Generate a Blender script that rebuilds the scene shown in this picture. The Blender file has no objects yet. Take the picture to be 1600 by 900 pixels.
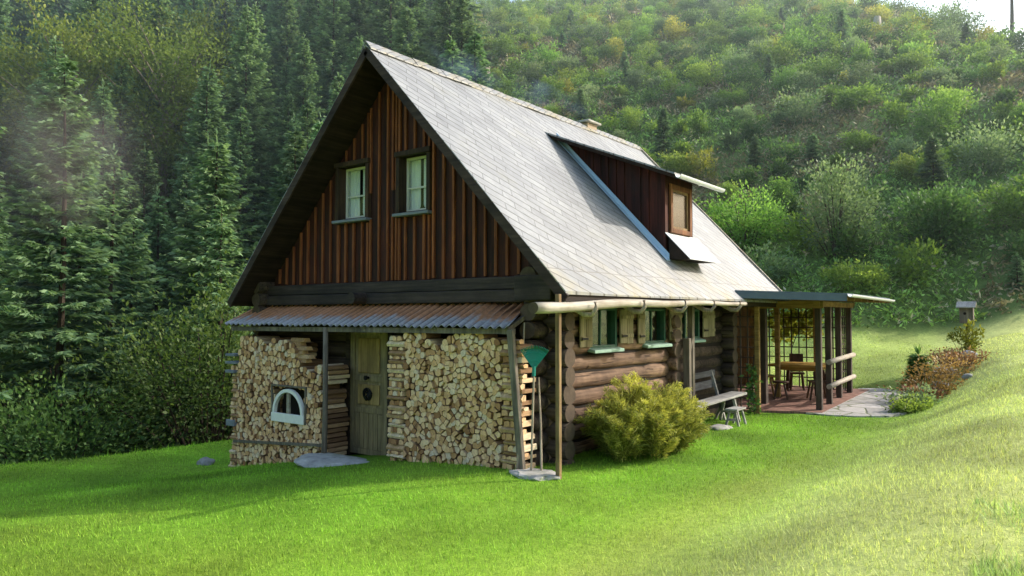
import bpy, math, random
import numpy as np
from mathutils import Vector, Matrix
random.seed(7); rng = np.random.default_rng(11)
SC = bpy.context.scene; C = SC.collection
R = math.radians
V = lambda *a: np.array(a, dtype=float)

# ------------------------------------------------------------------ node helpers
def new_mat(name):
    m = bpy.data.materials.new(name); m.use_nodes = True
    t = m.node_tree; t.nodes.clear()
    return m, t
def nd(t, kind, **kw):
    n = t.nodes.new(kind)
    for k, v in kw.items():
        if k.startswith('i_'):
            n.inputs[k[2:].replace('_', ' ')].default_value = v
        else: setattr(n, k, v)
    return n
def ln(t, a, b): t.links.new(a, b)
def ramp(t, fac, stops):
    r = t.nodes.new('ShaderNodeValToRGB'); e = r.color_ramp.elements
    while len(e) < len(stops): e.new(0.5)
    for el, (p, c) in zip(e, stops):
        el.position = p; el.color = (*c, 1)
    ln(t, fac, r.inputs[0]); return r.outputs[0]
def mixc(t, fac, a, b, mode='MIX'):
    m = t.nodes.new('ShaderNodeMix'); m.data_type = 'RGBA'; m.blend_type = mode
    for s, x in ((m.inputs[0], fac), (m.inputs[6], a), (m.inputs[7], b)):
        if isinstance(x, bpy.types.NodeSocket): ln(t, x, s)
        elif isinstance(x, (int, float)): s.default_value = x
        else: s.default_value = (*x, 1)
    return m.outputs[2]
def mathn(t, op, a, b=None, c=None):
    m = t.nodes.new('ShaderNodeMath'); m.operation = op
    for s, x in zip(m.inputs, (a, b, c)):
        if x is None: continue
        if isinstance(x, bpy.types.NodeSocket): ln(t, x, s)
        else: s.default_value = x
    return m.outputs[0]
def coords(t, kind='Object', scale=(1, 1, 1), rot=(0, 0, 0), jitter=False):
    tc = t.nodes.new('ShaderNodeTexCoord'); mp = t.nodes.new('ShaderNodeMapping')
    src = tc.outputs[kind]
    if jitter:
        oi = t.nodes.new('ShaderNodeObjectInfo'); va = t.nodes.new('ShaderNodeVectorMath'); va.operation = 'MULTIPLY_ADD'
        cb = t.nodes.new('ShaderNodeCombineXYZ')
        for i in range(3): ln(t, oi.outputs['Random'], cb.inputs[i])
        va.inputs[1].default_value = (37, 53, 71); ln(t, cb.outputs[0], va.inputs[0]); ln(t, src, va.inputs[2]); src = va.outputs[0]
    ln(t, src, mp.inputs[0]); mp.inputs['Scale'].default_value = scale; mp.inputs['Rotation'].default_value = rot
    return mp.outputs[0]
def noise(t, vec, scale, detail=5, rough=.6):
    n = nd(t, 'ShaderNodeTexNoise'); n.inputs['Scale'].default_value = scale; n.inputs['Detail'].default_value = detail; n.inputs['Roughness'].default_value = rough
    ln(t, vec, n.inputs['Vector']); return n.outputs['Fac']
def finish(t, col, rough=.8, bump=None, dist=.01, spec=.3, metal=0, strength=.6):
    o = t.nodes.new('ShaderNodeOutputMaterial'); b = t.nodes.new('ShaderNodeBsdfPrincipled')
    if isinstance(col, bpy.types.NodeSocket): ln(t, col, b.inputs['Base Color'])
    else: b.inputs['Base Color'].default_value = (*col, 1)
    if isinstance(rough, bpy.types.NodeSocket): ln(t, rough, b.inputs['Roughness'])
    else: b.inputs['Roughness'].default_value = rough
    b.inputs['Specular IOR Level'].default_value = spec; b.inputs['Metallic'].default_value = metal
    if bump is not None:
        bn = t.nodes.new('ShaderNodeBump'); bn.inputs['Distance'].default_value = dist; bn.inputs['Strength'].default_value = strength
        ln(t, bump, bn.inputs['Height']); ln(t, bn.outputs[0], b.inputs['Normal'])
    ln(t, b.outputs[0], o.inputs[0]); return b, o
def wood(name, dark, light, axis=0, grain=9, rough=.75, bump=.006, patch=None, patchamt=.5, spec=.25, cracks=False):
    m, t = new_mat(name)
    sc = [grain, grain, grain]; sc[axis] = grain * .06
    v = coords(t, 'Object', tuple(sc), jitter=True)
    n1 = noise(t, v, 1.0, 7, .65)
    v2 = coords(t, 'Object', (1, 1, 1), jitter=True); n2 = noise(t, v2, 1.7, 4)
    col = ramp(t, n1, [(.3, dark), (.72, light)])
    col = mixc(t, mathn(t, 'MULTIPLY', ramp(t, n2, [(.42, (0, 0, 0)), (.68, (1, 1, 1))]), patchamt), col, patch or tuple(x * .45 for x in dark))
    n3 = noise(t, coords(t, 'Object', tuple(x * 4 for x in sc), jitter=True), 1.0, 3)
    col = mixc(t, .35, col, ramp(t, n3, [(.35, (.25, .25, .25)), (.7, (1, 1, 1))]), 'MULTIPLY')
    hgt = mathn(t, 'ADD', n1, mathn(t, 'MULTIPLY', n3, .5))
    if cracks:                                   # checks along the grain, knots, and a tone of its own for every log
        s2 = [26, 26, 26]; s2[axis] = 1.1; n4 = noise(t, coords(t, 'Object', tuple(s2)), 1.0, 3, .5)
        ck = ramp(t, n4, [(.60, (0, 0, 0)), (.66, (1, 1, 1))]); vk = nd(t, 'ShaderNodeTexVoronoi'); vk.inputs['Scale'].default_value = 2.3; ln(t, v2, vk.inputs['Vector'])
        kn = ramp(t, vk.outputs['Distance'], [(.06, (1, 1, 1)), (.13, (0, 0, 0))]); ck2 = mathn(t, 'MAXIMUM', ck, kn)
        col = mixc(t, mathn(t, 'MULTIPLY', ck2, .8), col, tuple(x * .35 for x in dark))
        at = nd(t, 'ShaderNodeAttribute', attribute_name='tint'); col = mixc(t, 1, col, ramp(t, at.outputs['Fac'], [(0, (.55, .52, .50)), (.5, (.9, .88, .86)), (1, (1.15, 1.08, 1.0))]), 'MULTIPLY')
        hgt = mathn(t, 'SUBTRACT', hgt, mathn(t, 'MULTIPLY', ck2, 1.2))
    finish(t, col, rough, hgt, bump, spec)
    return m
def plain(name, col, rough=.6, var=.35, scale=6, metal=0, bump=.002, spec=.3):
    m, t = new_mat(name)
    n1 = noise(t, coords(t, 'Object', jitter=True), scale, 6)
    c = mixc(t, n1, tuple(x * (1 - var) for x in col), tuple(min(1, x * (1 + var)) for x in col))
    finish(t, c, rough, n1, bump, spec, metal); return m
def stone(name, a, b, scale=5):
    m, t = new_mat(name)
    v = coords(t, 'Object', jitter=True); n1 = noise(t, v, scale, 8, .7); n2 = noise(t, v, scale * .3, 3)
    c = ramp(t, n1, [(.3, a), (.7, b)]); c = mixc(t, ramp(t, n2, [(.5, (0, 0, 0)), (.7, (.6, .6, .6))]), c, (.16, .17, .08))
    finish(t, c, .9, n1, .03); return m
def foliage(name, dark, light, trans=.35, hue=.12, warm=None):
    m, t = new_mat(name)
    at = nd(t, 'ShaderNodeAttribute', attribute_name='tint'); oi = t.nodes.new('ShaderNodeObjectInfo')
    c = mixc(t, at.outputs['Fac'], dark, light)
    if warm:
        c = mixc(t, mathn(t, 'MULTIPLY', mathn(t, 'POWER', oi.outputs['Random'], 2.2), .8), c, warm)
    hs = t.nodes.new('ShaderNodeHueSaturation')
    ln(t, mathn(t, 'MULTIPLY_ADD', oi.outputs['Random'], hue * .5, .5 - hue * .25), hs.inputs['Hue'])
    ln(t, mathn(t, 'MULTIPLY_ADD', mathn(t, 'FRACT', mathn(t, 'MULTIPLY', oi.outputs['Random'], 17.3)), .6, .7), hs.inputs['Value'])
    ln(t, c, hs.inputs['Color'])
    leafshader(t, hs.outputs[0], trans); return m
def leafshader(t, col, trans, rough=.55):
    o = t.nodes.new('ShaderNodeOutputMaterial'); b = t.nodes.new('ShaderNodeBsdfPrincipled'); tr = t.nodes.new('ShaderNodeBsdfTranslucent'); mx = t.nodes.new('ShaderNodeMixShader')
    b.inputs['Roughness'].default_value = rough; b.inputs['Specular IOR Level'].default_value = .25
    ln(t, col, b.inputs['Base Color']); ln(t, mixc(t, .5, col, (1, 1, .35), 'MULTIPLY'), tr.inputs['Color'])
    mx.inputs[0].default_value = trans
    ln(t, b.outputs[0], mx.inputs[1]); ln(t, tr.outputs[0], mx.inputs[2]); ln(t, mx.outputs[0], o.inputs[0])
def attr_leaf(name, trans=.3):
    m, t = new_mat(name); at = nd(t, 'ShaderNodeAttribute', attribute_name='gcol'); leafshader(t, at.outputs['Color'], trans, .6); return m

# ------------------------------------------------------------------ mesh helpers
ORG = {}
def tag(o, label=None, cat=None, group=None, kind=None):
    for k, v in (('label', label), ('category', cat), ('group', group), ('kind', kind)):
        if v: o[k] = v
    return o
def empty(name, loc=(0, 0, 0), label=None, cat=None, group=None):
    o = bpy.data.objects.new(name, None); C.objects.link(o); o.location = loc; o.empty_display_size = .1
    ORG[o.name] = V(*loc); return tag(o, label, cat, group)
def link(name, me, mats, parent=None, origin=(0, 0, 0)):
    for m in (mats if isinstance(mats, (list, tuple)) else [mats]): me.materials.append(m)
    o = bpy.data.objects.new(name, me); C.objects.link(o)
    if parent is not None: o.parent = parent; ORG[o.name] = ORG[parent.name]
    else: o.location = origin; ORG[o.name] = V(*origin)
    return o
class MB:
    def __init__(s): s.v = []; s.f = []; s.mi = []; s.at = []; s.uv = None
    def add(s, vs, fs, mi=0, at=0.):
        b = len(s.v); s.v += [tuple(map(float, p)) for p in vs]
        for f in fs: s.f.append([b + i for i in f]); s.mi.append(mi); s.at.append(at)
    def box(s, lo, hi, mi=0, at=0., mat=None):
        x0, y0, z0 = lo; x1, y1, z1 = hi
        p = [(x0, y0, z0), (x1, y0, z0), (x1, y1, z0), (x0, y1, z0), (x0, y0, z1), (x1, y0, z1), (x1, y1, z1), (x0, y1, z1)]
        s.add(p, [(3, 2, 1, 0), (4, 5, 6, 7), (0, 1, 5, 4), (1, 2, 6, 5), (2, 3, 7, 6), (3, 0, 4, 7)], mi, at); return s
    def beam(s, a, b, w, h, up=(0, 0, 1), mi=0, at=0.):
        a, b, up = V(*a), V(*b), V(*up); d = b - a; d /= np.linalg.norm(d)
        r = np.cross(d, up); r /= np.linalg.norm(r); u = np.cross(r, d)
        p = [q + sx * r * w / 2 + sz * u * h / 2 for q in (a, b) for sx, sz in ((-1, -1), (1, -1), (1, 1), (-1, 1))]
        s.add(p, [(0, 1, 2, 3), (7, 6, 5, 4), (0, 4, 5, 1), (1, 5, 6, 2), (2, 6, 7, 3), (3, 7, 4, 0)], mi, at); return s
    def tube(s, pts, rad, n=10, mi=0, at=0., wob=0., sd=0, capmi=None):
        pts = [V(*p) for p in pts]; k = len(pts); rad = [rad] * k if np.isscalar(rad) else list(rad); rr = random.Random(sd); ph = [rr.uniform(0, 6.28) for _ in range(6)]
        ref = V(0, 0, 1) if abs((pts[-1] - pts[0])[2]) < .8 * np.linalg.norm(pts[-1] - pts[0]) else V(1, 0, 0)
        vs = []
        for i, p in enumerate(pts):
            d = pts[min(i + 1, k - 1)] - pts[max(i - 1, 0)]; d /= np.linalg.norm(d)
            r = np.cross(d, ref); r /= np.linalg.norm(r); u = np.cross(r, d)
            for j in range(n):
                a = 2 * math.pi * j / n
                w = 1 + wob * (math.sin(2 * a + ph[0] + i * .35) * .5 + math.sin(3 * a + ph[1] - i * .5) * .35 + math.sin(i * 1.1 + ph[2]) * .4 + rr.uniform(-.3, .3))
                vs.append(p + (r * math.cos(a) + u * math.sin(a)) * rad[i] * w)
        fs = [(i * n + j, i * n + (j + 1) % n, (i + 1) * n + (j + 1) % n, (i + 1) * n + j) for i in range(k - 1) for j in range(n)]
        s.add(vs, fs, mi, at)
        b = len(s.v) - len(vs)
        for q in (list(range(n))[::-1], list(range((k - 1) * n, k * n))):
            s.f.append([b + i for i in q]); s.mi.append(mi if capmi is None else capmi); s.at.append(at)
        return s
    def prism(s, poly, axis, a0, a1, mi=0, at=0., capmi=None):
        """poly: 2D points (in the two other axes, in order), extruded along axis from a0 to a1"""
        o = [i for i in range(3) if i != axis]; n = len(poly); vs = []
        for a in (a0, a1):
            for p in poly:
                q = [0, 0, 0]; q[axis] = a; q[o[0]] = p[0]; q[o[1]] = p[1]; vs.append(q)
        s.add(vs, [(i, (i + 1) % n, n + (i + 1) % n, n + i) for i in range(n)], mi, at)
        b = len(s.v) - 2 * n
        for q in (list(range(n))[::-1], list(range(n, 2 * n))):
            s.f.append([b + i for i in q]); s.mi.append(mi if capmi is None else capmi); s.at.append(at)
        return s
    def build(s, name, mats, parent=None, origin=(0, 0, 0), bevel=0, smooth=False):
        og = ORG[parent.name] if parent is not None else V(*origin)
        me = bpy.data.meshes.new(name); me.from_pydata([tuple(V(*p) - og) for p in s.v], [], s.f)
        me.polygons.foreach_set('material_index', s.mi)
        a = me.attributes.new('tint', 'FLOAT', 'FACE'); a.data.foreach_set('value', s.at)
        import bmesh
        bm = bmesh.new(); bm.from_mesh(me); bmesh.ops.recalc_face_normals(bm, faces=bm.faces); bm.to_mesh(me); bm.free()
        if smooth: me.polygons.foreach_set('use_smooth', [len(p.vertices) == 4 for p in me.polygons])
        if s.uv:
            uv = me.uv_layers.new(name='UVMap')
            for lp in me.loops:
                uv.data[lp.index].uv = s.uv(me.vertices[lp.vertex_index].co + Vector(og))
        o = link(name, me, mats, parent, origin)
        if bevel:
            b = o.modifiers.new('edge', 'BEVEL'); b.width = bevel; b.segments = 2; b.limit_method = 'ANGLE'; b.angle_limit = R(40)
        return o
def raw_mesh(name, verts, faces_n, tint=None, gcol=None):
    """verts (m,3); consecutive groups of faces_n verts make a face"""
    me = bpy.data.meshes.new(name); n = len(verts); nf = n // faces_n
    me.vertices.add(n); me.vertices.foreach_set('co', np.ascontiguousarray(verts, dtype=np.float32).ravel())
    me.loops.add(n); me.loops.foreach_set('vertex_index', np.arange(n, dtype=np.int32))
    me.polygons.add(nf); me.polygons.foreach_set('loop_start', np.arange(0, n, faces_n, dtype=np.int32)); me.polygons.foreach_set('loop_total', np.full(nf, faces_n, dtype=np.int32))
    me.update(calc_edges=True)
    if tint is not None:
        a = me.attributes.new('tint', 'FLOAT', 'FACE'); a.data.foreach_set('value', np.asarray(tint, dtype=np.float32))
    if gcol is not None:
        a = me.attributes.new('gcol', 'FLOAT_COLOR', 'FACE'); a.data.foreach_set('color', np.concatenate([gcol, np.ones((nf, 1))], 1).astype(np.float32).ravel())
    return me
def unit(a): return a / (np.linalg.norm(a, axis=-1, keepdims=True) + 1e-9)
def rand_dir(n): return unit(rng.normal(size=(n, 3)))
def diamonds(base, d, L, W, roll=None, mid=.45):
    """leaf shaped quads: base point, direction, length, width"""
    n = len(base); d = unit(d); q = rand_dir(n) if roll is None else roll
    s = unit(np.cross(d, q)); L = np.reshape(L, (-1, 1)) * np.ones((n, 1)); W = np.reshape(W, (-1, 1)) * np.ones((n, 1))
    return np.stack([base, base + d * L * mid + s * W / 2, base + d * L, base + d * L * mid - s * W / 2], 1).reshape(-1, 3)
# smooth value noise
_lat = np.random.default_rng(3).random((64, 64))
def vnoise(x, y, s, octv=3):
    x = np.asarray(x, float) / s; y = np.asarray(y, float) / s; out = 0; amp = 1; tot = 0
    for k in range(octv):
        xi = np.floor(x).astype(int); yi = np.floor(y).astype(int); fx = x - xi; fy = y - yi
        fx = fx * fx * (3 - 2 * fx); fy = fy * fy * (3 - 2 * fy)
        g = lambda a, b: _lat[a % 64, b % 64]
        out = out + amp * ((g(xi, yi) * (1 - fx) + g(xi + 1, yi) * fx) * (1 - fy) + (g(xi, yi + 1) * (1 - fx) + g(xi + 1, yi + 1) * fx) * fy)
        tot += amp; amp *= .5; x = x * 2.03 + 11.3; y = y * 2.03 + 5.7
    return out / tot
def sst(x, a, b):
    t = np.clip((np.asarray(x, float) - a) / (b - a), 0, 1); return t * t * (3 - 2 * t)

# ------------------------------------------------------------------ terrain
CAM = V(6.264, -9.072, 2.15); YAW = .6525; PITCH = .0373
TH = np.array([-180, -120, -90, -60, -33, -17, -5, 0, 30, 60, 90, 120, 150, 180.]); RR = np.array([140, 120, 100, 80, 40, 23, 18, 17.5, 18, 22, 27, 34, 70, 140.])
def basin(x, y):
    dx, dy = x + 2, y - 2; th = np.degrees(np.arctan2(-dx, dy)); return np.hypot(dx, dy) - np.interp(th, TH, RR)
def ground(x, y):
    x = np.asarray(x, float); y = np.asarray(y, float)
    k = .5 + .5 * sst(y, -9.5, 0)
    q = np.clip(-x, 0, 7.0); b = -(.045 * q + .0107 * q * q) * k * sst(y, 12, 5) - 0.02 * np.clip(-x - 7, 0, 60) * k
    drop = -4.6 * sst(-x, 10.2, 21) * sst(y, 40, 10)
    A = .5 + .026 * np.clip(y + 9, 0, 17); A = A - .36 * sst(y, 9, 22)
    w = 3.0 - .8 * sst(y, 8, 16)
    bank = A * sst(x, w, w + 2.7) + .025 * np.clip(x - 6, 0, 30)
    rise = 1.0 * sst(y, 9.3, 21) + .03 * np.clip(y - 21, 0, 40)
    flat = sst(x, 3.0, 2.0) * sst(y, 14.2, 12.6)
    rise = rise * (1 - flat) + flat * .028 * np.clip(y - 8, 0, 6)
    d = basin(x, y); hs = (.575 - .09 * sst(-x, 14, 34) * sst(y, 60, 20)) * (np.sqrt(d * d + 6) + d) / 2
    Hm = np.clip(23.5 + (2 - x) * 1.4, 6, 100)
    hill = Hm * (1 - np.exp(-(hs / Hm) ** 3)) ** (1 / 3)
    n = (vnoise(x, y, 9, 3) - .5) * 2.4 * sst(d, 2, 18) + (vnoise(x + 40, y, 2.5, 3) - .5) * .05
    return b + drop + bank + rise + np.where(d > -4, hill, 0) * sst(d, -4, 1) + n
def gz(x, y): return float(ground(x, y))
def lawn_mask(x, y):
    e = (vnoise(x, y, 1.6, 3) - .5)
    return sst(-x, 11.2 + e * 1.6, 10.3 + e * 1.6) * sst(basin(x, y), .6 + e, -.6 + e)
def lawn_color(x, y):
    n = vnoise(x, y, 1.3, 4)[..., None]; n2 = vnoise(x + 9, y - 4, 5.5, 3)[..., None]
    w = 3.0 - .8 * sst(y, 8, 16)
    up = (sst(x, w - .6, w + 1.6) * .8 + sst(y, 10, 15) * .6)[..., None]; up = np.clip(up + (n2 - .5) * .22, 0, 1)
    flat = V(.235, .465, .04) * (.4 + 1.15 * n); flat = flat * (.7 + .6 * n2) + np.clip(n2 - .5, 0, 1) * V(.30, .10, .02)
    hi = V(.68, .76, .29) * (.45 + 1.0 * n) + (n2 - .5) * V(.12, .04, .04)  # bank grass painted paler and yellower for the sun glancing over it
    band = (np.exp(-((x - w + .1) / .55) ** 2) * sst(y, 9, 3))[..., None] * n2      # drier strip where the bank begins
    c = flat * (1 - up) + hi * up
    return np.clip(c * (1 - .35 * band) + V(.74, .66, .2) * .35 * band, .004, 1)
ax = np.sinh(np.linspace(-1, 1, 300) * 4.2) / math.sinh(4.2) * 330
gx = ax - 1; gy = ax + 4
GX, GY = np.meshgrid(gx, gy, indexing='ij'); GZ = ground(GX, GY)
n = len(gx); idx = np.arange(n * n).reshape(n, n)
me = bpy.data.meshes.new('ground')
F = np.stack([idx[:-1, :-1], idx[1:, :-1], idx[1:, 1:], idx[:-1, 1:]], -1).reshape(-1, 4)
me.from_pydata(np.stack([GX, GY, GZ], -1).reshape(-1, 3).tolist(), [], F.tolist())
me.polygons.foreach_set('use_smooth', [True] * len(F))
lm = lawn_mask(GX, GY)[..., None]; wn = vnoise(GX, GY, 4, 4)[..., None]; wn2 = vnoise(GX + 70, GY + 30, 11, 3)[..., None]
wild = V(.12, .19, .055) * (.6 + .8 * wn) + sst(wn2, .5, .8) * V(.20, .19, .09) * wn
gc = lawn_color(GX, GY) * .8 * lm + wild * (1 - lm)
a = me.attributes.new('gcol', 'FLOAT_COLOR', 'POINT'); a.data.foreach_set('color', np.concatenate([gc, np.ones((n, n, 1))], -1).astype(np.float32).ravel())
m_ground, t = new_mat('ground_cover')
at = nd(t, 'ShaderNodeAttribute', attribute_name='gcol'); v = coords(t, 'Object')
n1 = noise(t, v, 9, 8, .75); n2 = noise(t, v, 55, 4, .7)
c = mixc(t, .8, at.outputs['Color'], ramp(t, n1, [(.3, (.5, .55, .5)), (.7, (1.25, 1.2, 1.1))]), 'MULTIPLY')
c = mixc(t, .7, c, ramp(t, n2, [(.3, (.5, .5, .45)), (.7, (1.3, 1.3, 1.2))]), 'MULTIPLY')
finish(t, c, .9, mathn(t, 'ADD', n1, n2), .05, .15)
tag(link('ground', me, m_ground), kind='structure')

# ------------------------------------------------------------------ materials
M = {}
M['dark_board'] = wood('dark_board', (.014, .006, .005), (.105, .026, .017), 2, 8, .7, patch=(.022, .016, .016), patchamt=.6)
M['batten'] = wood('batten_wood', (.14, .038, .015), (.42, .135, .052), 2, 12, .7, patch=(.16, .06, .03), patchamt=.55)
M['beam'] = wood('old_beam', (.025, .02, .022), (.105, .075, .065), 0, 7, .7)
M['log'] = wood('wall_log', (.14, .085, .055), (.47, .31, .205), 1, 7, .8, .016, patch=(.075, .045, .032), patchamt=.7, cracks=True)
M['log_shaded'] = wood('shaded_log', (.03, .022, .017), (.15, .11, .082), 0, 7, .8, .016, cracks=True)  # darker copy of the log material, shade put into its colour
M['log_end'] = plain('log_end', (.085, .06, .042), .85, .6, 12, bump=.006)
M['chink'] = plain('chinking', (.02, .015, .012), .95)
M['soffit'] = wood('soffit_board', (.016, .011, .009), (.06, .036, .026), 1, 6)
M['verge'] = wood('verge_board', (.03, .02, .018), (.10, .065, .055), 0, 5)
M['door'] = wood('door_wood', (.19, .145, .075), (.48, .375, .205), 2, 9, .7, patch=(.11, .10, .08), patchamt=.7)
M['door_panel'] = wood('door_panel_wood', (.26, .175, .07), (.58, .40, .17), 2, 10, .65)
M['iron'] = plain('black_iron', (.02, .02, .022), .5, .3, metal=.6)
M['grey_post'] = wood('grey_post', (.10, .085, .07), (.31, .26, .205), 2, 10)
M['tan_post'] = wood('tan_post', (.16, .10, .05), (.42, .28, .14), 2, 10)
M['pale_log'] = wood('pale_log', (.33, .29, .23), (.68, .63, .54), 1, 8, .7, patch=(.26, .19, .11), patchamt=.55)
M['green'] = plain('green_paint', (.03, .095, .065), .5, .3, 14)
M['green_sill'] = plain('green_sill', (.28, .42, .34), .7, .25, 12)
M['shutter'] = wood('shutter_wood', (.17, .145, .085), (.45, .39, .24), 2, 8, .75, patch=(.2, .17, .06), patchamt=.5)
M['brown_frame'] = wood('brown_frame', (.11, .045, .02), (.33, .14, .06), 2, 10)
M['win_dark'] = wood('window_reveal', (.03, .02, .016), (.12, .07, .045), 2, 8)
M['sash'] = plain('cream_paint', (.6, .6, .56), .6, .15)
M['sill_blue'] = plain('weathered_sill', (.19, .21, .25), .7, .35)
M['curtain'] = plain('curtain_cloth', (.9, .92, .92), .9, .03, spec=.1)
M['interior'] = plain('dark_interior', (.012, .011, .010), .9)
M['flash'] = plain('zinc_flashing', (.42, .56, .72), .45, .12, 4, metal=.25)
M['white_metal'] = plain('pale_metal', (.72, .74, .76), .4, .06, 5)
M['brick'] = plain('chimney_plaster', (.40, .31, .23), .9, .4, 9)
M['slab'] = stone('slab_stone', (.26, .25, .245), (.56, .54, .51))
M['rock'] = stone('grey_rock', (.14, .14, .135), (.42, .41, .39), 3)
M['fascia'] = plain('blue_fascia', (.085, .12, .16), .5, .2)
M['perg_post'] = wood('pergola_post', (.055, .042, .036), (.16, .12, .095), 2, 9)
M['perg_tan'] = wood('pergola_tan', (.22, .13, .04), (.54, .36, .14), 0, 9)
M['perg_wall'] = wood('pergola_wall', (.32, .19, .08), (.70, .46, .24), 2, 7)
M['table'] = wood('table_wood', (.5, .27, .055), (.85, .53, .16), 0, 9, .45)
M['dark_furn'] = wood('dark_furniture', (.06, .034, .022), (.19, .10, .06), 2, 9, .55)
M['rail'] = wood('pale_rail', (.32, .27, .21), (.62, .56, .47), 1, 8)
M['bench_grey'] = wood('bench_grey', (.27, .26, .245), (.56, .55, .52), 1, 9)
M['bench_dark'] = wood('bench_dark', (.06, .062, .07), (.17, .17, .18), 1, 9)
M['teal'] = plain('teal_plastic', (.012, .22, .17), .4, .15)
M['stick'] = wood('stick_wood', (.28, .22, .16), (.58, .49, .38), 2, 14)
M['arch'] = plain('white_arch_paint', (.82, .81, .78), .6, .15, 10)
M['dark_pane'] = plain('dark_pane', (.05, .032, .022), .2, .4, 3)
M['bark'] = wood('bark', (.03, .022, .016), (.10, .075, .055), 2, 6, .9, .03)
M['pale_bark'] = wood('pale_bark', (.16, .13, .10), (.38, .33, .27), 2, 6, .9, .02)
# roof tiles: rhombic slates laid in diagonal courses, in metres on the slope
m, t = new_mat('roof_slate')
tc = t.nodes.new('ShaderNodeTexCoord'); mp = t.nodes.new('ShaderNodeMapping'); ln(t, tc.outputs['UV'], mp.inputs[0]); mp.inputs['Rotation'].default_value = (0, 0, R(33))
nz = nd(t, 'ShaderNodeTexNoise'); nz.inputs['Scale'].default_value = 1.3; ln(t, tc.outputs['UV'], nz.inputs['Vector'])
va = nd(t, 'ShaderNodeVectorMath', operation='MULTIPLY_ADD'); ln(t, nz.outputs['Color'], va.inputs[0]); va.inputs[1].default_value = (.05, .05, 0); ln(t, mp.outputs[0], va.inputs[2])
bk = nd(t, 'ShaderNodeTexBrick'); ln(t, va.outputs[0], bk.inputs['Vector']); bk.offset = .37
for k, x in (('Scale', 1), ('Mortar Size', .009), ('Mortar Smooth', .25), ('Bias', 0), ('Brick Width', .55), ('Row Height', .20)): bk.inputs[k].default_value = x
bk.inputs['Color1'].default_value = (.285, .295, .31, 1); bk.inputs['Color2'].default_value = (.355, .365, .38, 1); bk.inputs['Mortar'].default_value = (.18, .183, .19, 1)
sp = t.nodes.new('ShaderNodeSeparateXYZ'); ln(t, tc.outputs['UV'], sp.inputs[0])
sq = t.nodes.new('ShaderNodeSeparateXYZ'); ln(t, va.outputs[0], sq.inputs[0])
row = mathn(t, 'PINGPONG', mathn(t, 'DIVIDE', sq.outputs[1], .20), .5)
lin = mathn(t, 'MULTIPLY', ramp(t, row, [(.04, (1, 1, 1)), (.10, (0, 0, 0))]), ramp(t, noise(t, tc.outputs['UV'], 2.3, 3), [(.35, (.35, .35, .35)), (.6, (1, 1, 1))]))
na = noise(t, tc.outputs['UV'], 1.1, 6, .65); nb = noise(t, tc.outputs['UV'], 14, 5, .7)
c = mixc(t, .75, bk.outputs['Color'], ramp(t, na, [(.3, (.66, .66, .66)), (.7, (1.1, 1.1, 1.08))]), 'MULTIPLY')
c = mixc(t, .5, c, ramp(t, nb, [(.3, (.6, .6, .58)), (.65, (1.05, 1.05, 1.05))]), 'MULTIPLY')
low = mathn(t, 'MULTIPLY', ramp(t, sp.outputs[1], [(0, (1, 1, 1)), (1, (0, 0, 0))]), ramp(t, na, [(.45, (0, 0, 0)), (.62, (.75, .75, .75))]))
c = mixc(t, low, c, (.30, .25, .12))
nm = noise(t, tc.outputs['UV'], .55, 6, .7); c = mixc(t, ramp(t, nm, [(.54, (0, 0, 0)), (.70, (.55, .55, .55))]), c, (.20, .19, .125))
ns = nd(t, 'ShaderNodeMapping'); ns.inputs['Scale'].default_value = (4.5, .35, 1); ln(t, tc.outputs['UV'], ns.inputs[0]); c = mixc(t, .55, c, ramp(t, noise(t, ns.outputs[0], 1.0, 5, .6), [(.32, (.62, .62, .63)), (.6, (1.08, 1.08, 1.08))]), 'MULTIPLY')
c = mixc(t, mathn(t, 'MULTIPLY', lin, .8), c, (.055, .05, .045))
st = mathn(t, 'COMPARE', sp.outputs[1], .46, .011)
c = mixc(t, mathn(t, 'MULTIPLY', st, .7), c, (.13, .12, .11))
finish(t, c, mathn(t, 'MULTIPLY_ADD', nb, .3, .36), mathn(t, 'SUBTRACT', mathn(t, 'MULTIPLY', nb, .25), mathn(t, 'ADD', lin, mathn(t, 'MULTIPLY', bk.outputs['Fac'], .4))), .012, .5)
M['slate'] = m
# corrugated porch roof: rust at the top, blue grey below
m, t = new_mat('rusty_sheet')
tc = t.nodes.new('ShaderNodeTexCoord'); sp = t.nodes.new('ShaderNodeSeparateXYZ'); ln(t, tc.outputs['Object'], sp.inputs[0])
na = noise(t, coords(t, 'Object', (7, .8, .8)), 1.0, 6, .7); nb = noise(t, coords(t, 'Object'), 18, 4)
f = mathn(t, 'ADD', mathn(t, 'MULTIPLY', sp.outputs[1], 2.1), mathn(t, 'MULTIPLY_ADD', na, 2.2, .12))
c = mixc(t, ramp(t, f, [(.0, (0, 0, 0)), (.35, (1, 1, 1))]), (.46, .45, .47), (.56, .27, .14))
c = mixc(t, .55, c, ramp(t, nb, [(.3, (.5, .5, .5)), (.7, (1.3, 1.3, 1.3))]), 'MULTIPLY')
c = mixc(t, ramp(t, na, [(.6, (0, 0, 0)), (.78, (.7, .7, .7))]), c, (.5, .47, .44))
rib = mathn(t, 'MULTIPLY_ADD', mathn(t, 'COSINE', mathn(t, 'MULTIPLY', mathn(t, 'ADD', sp.outputs[0], 7.25), 39.767)), .5, .5)
c = mixc(t, 1, c, ramp(t, rib, [(.0, (.28, .27, .28)), (.35, (.85, .85, .85)), (1, (1.15, 1.15, 1.15))]), 'MULTIPLY')  # valleys darkened and crests lightened: rib shading put into the colour
finish(t, c, .55, nb, .004, .4, .3); M['sheet'] = m
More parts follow.
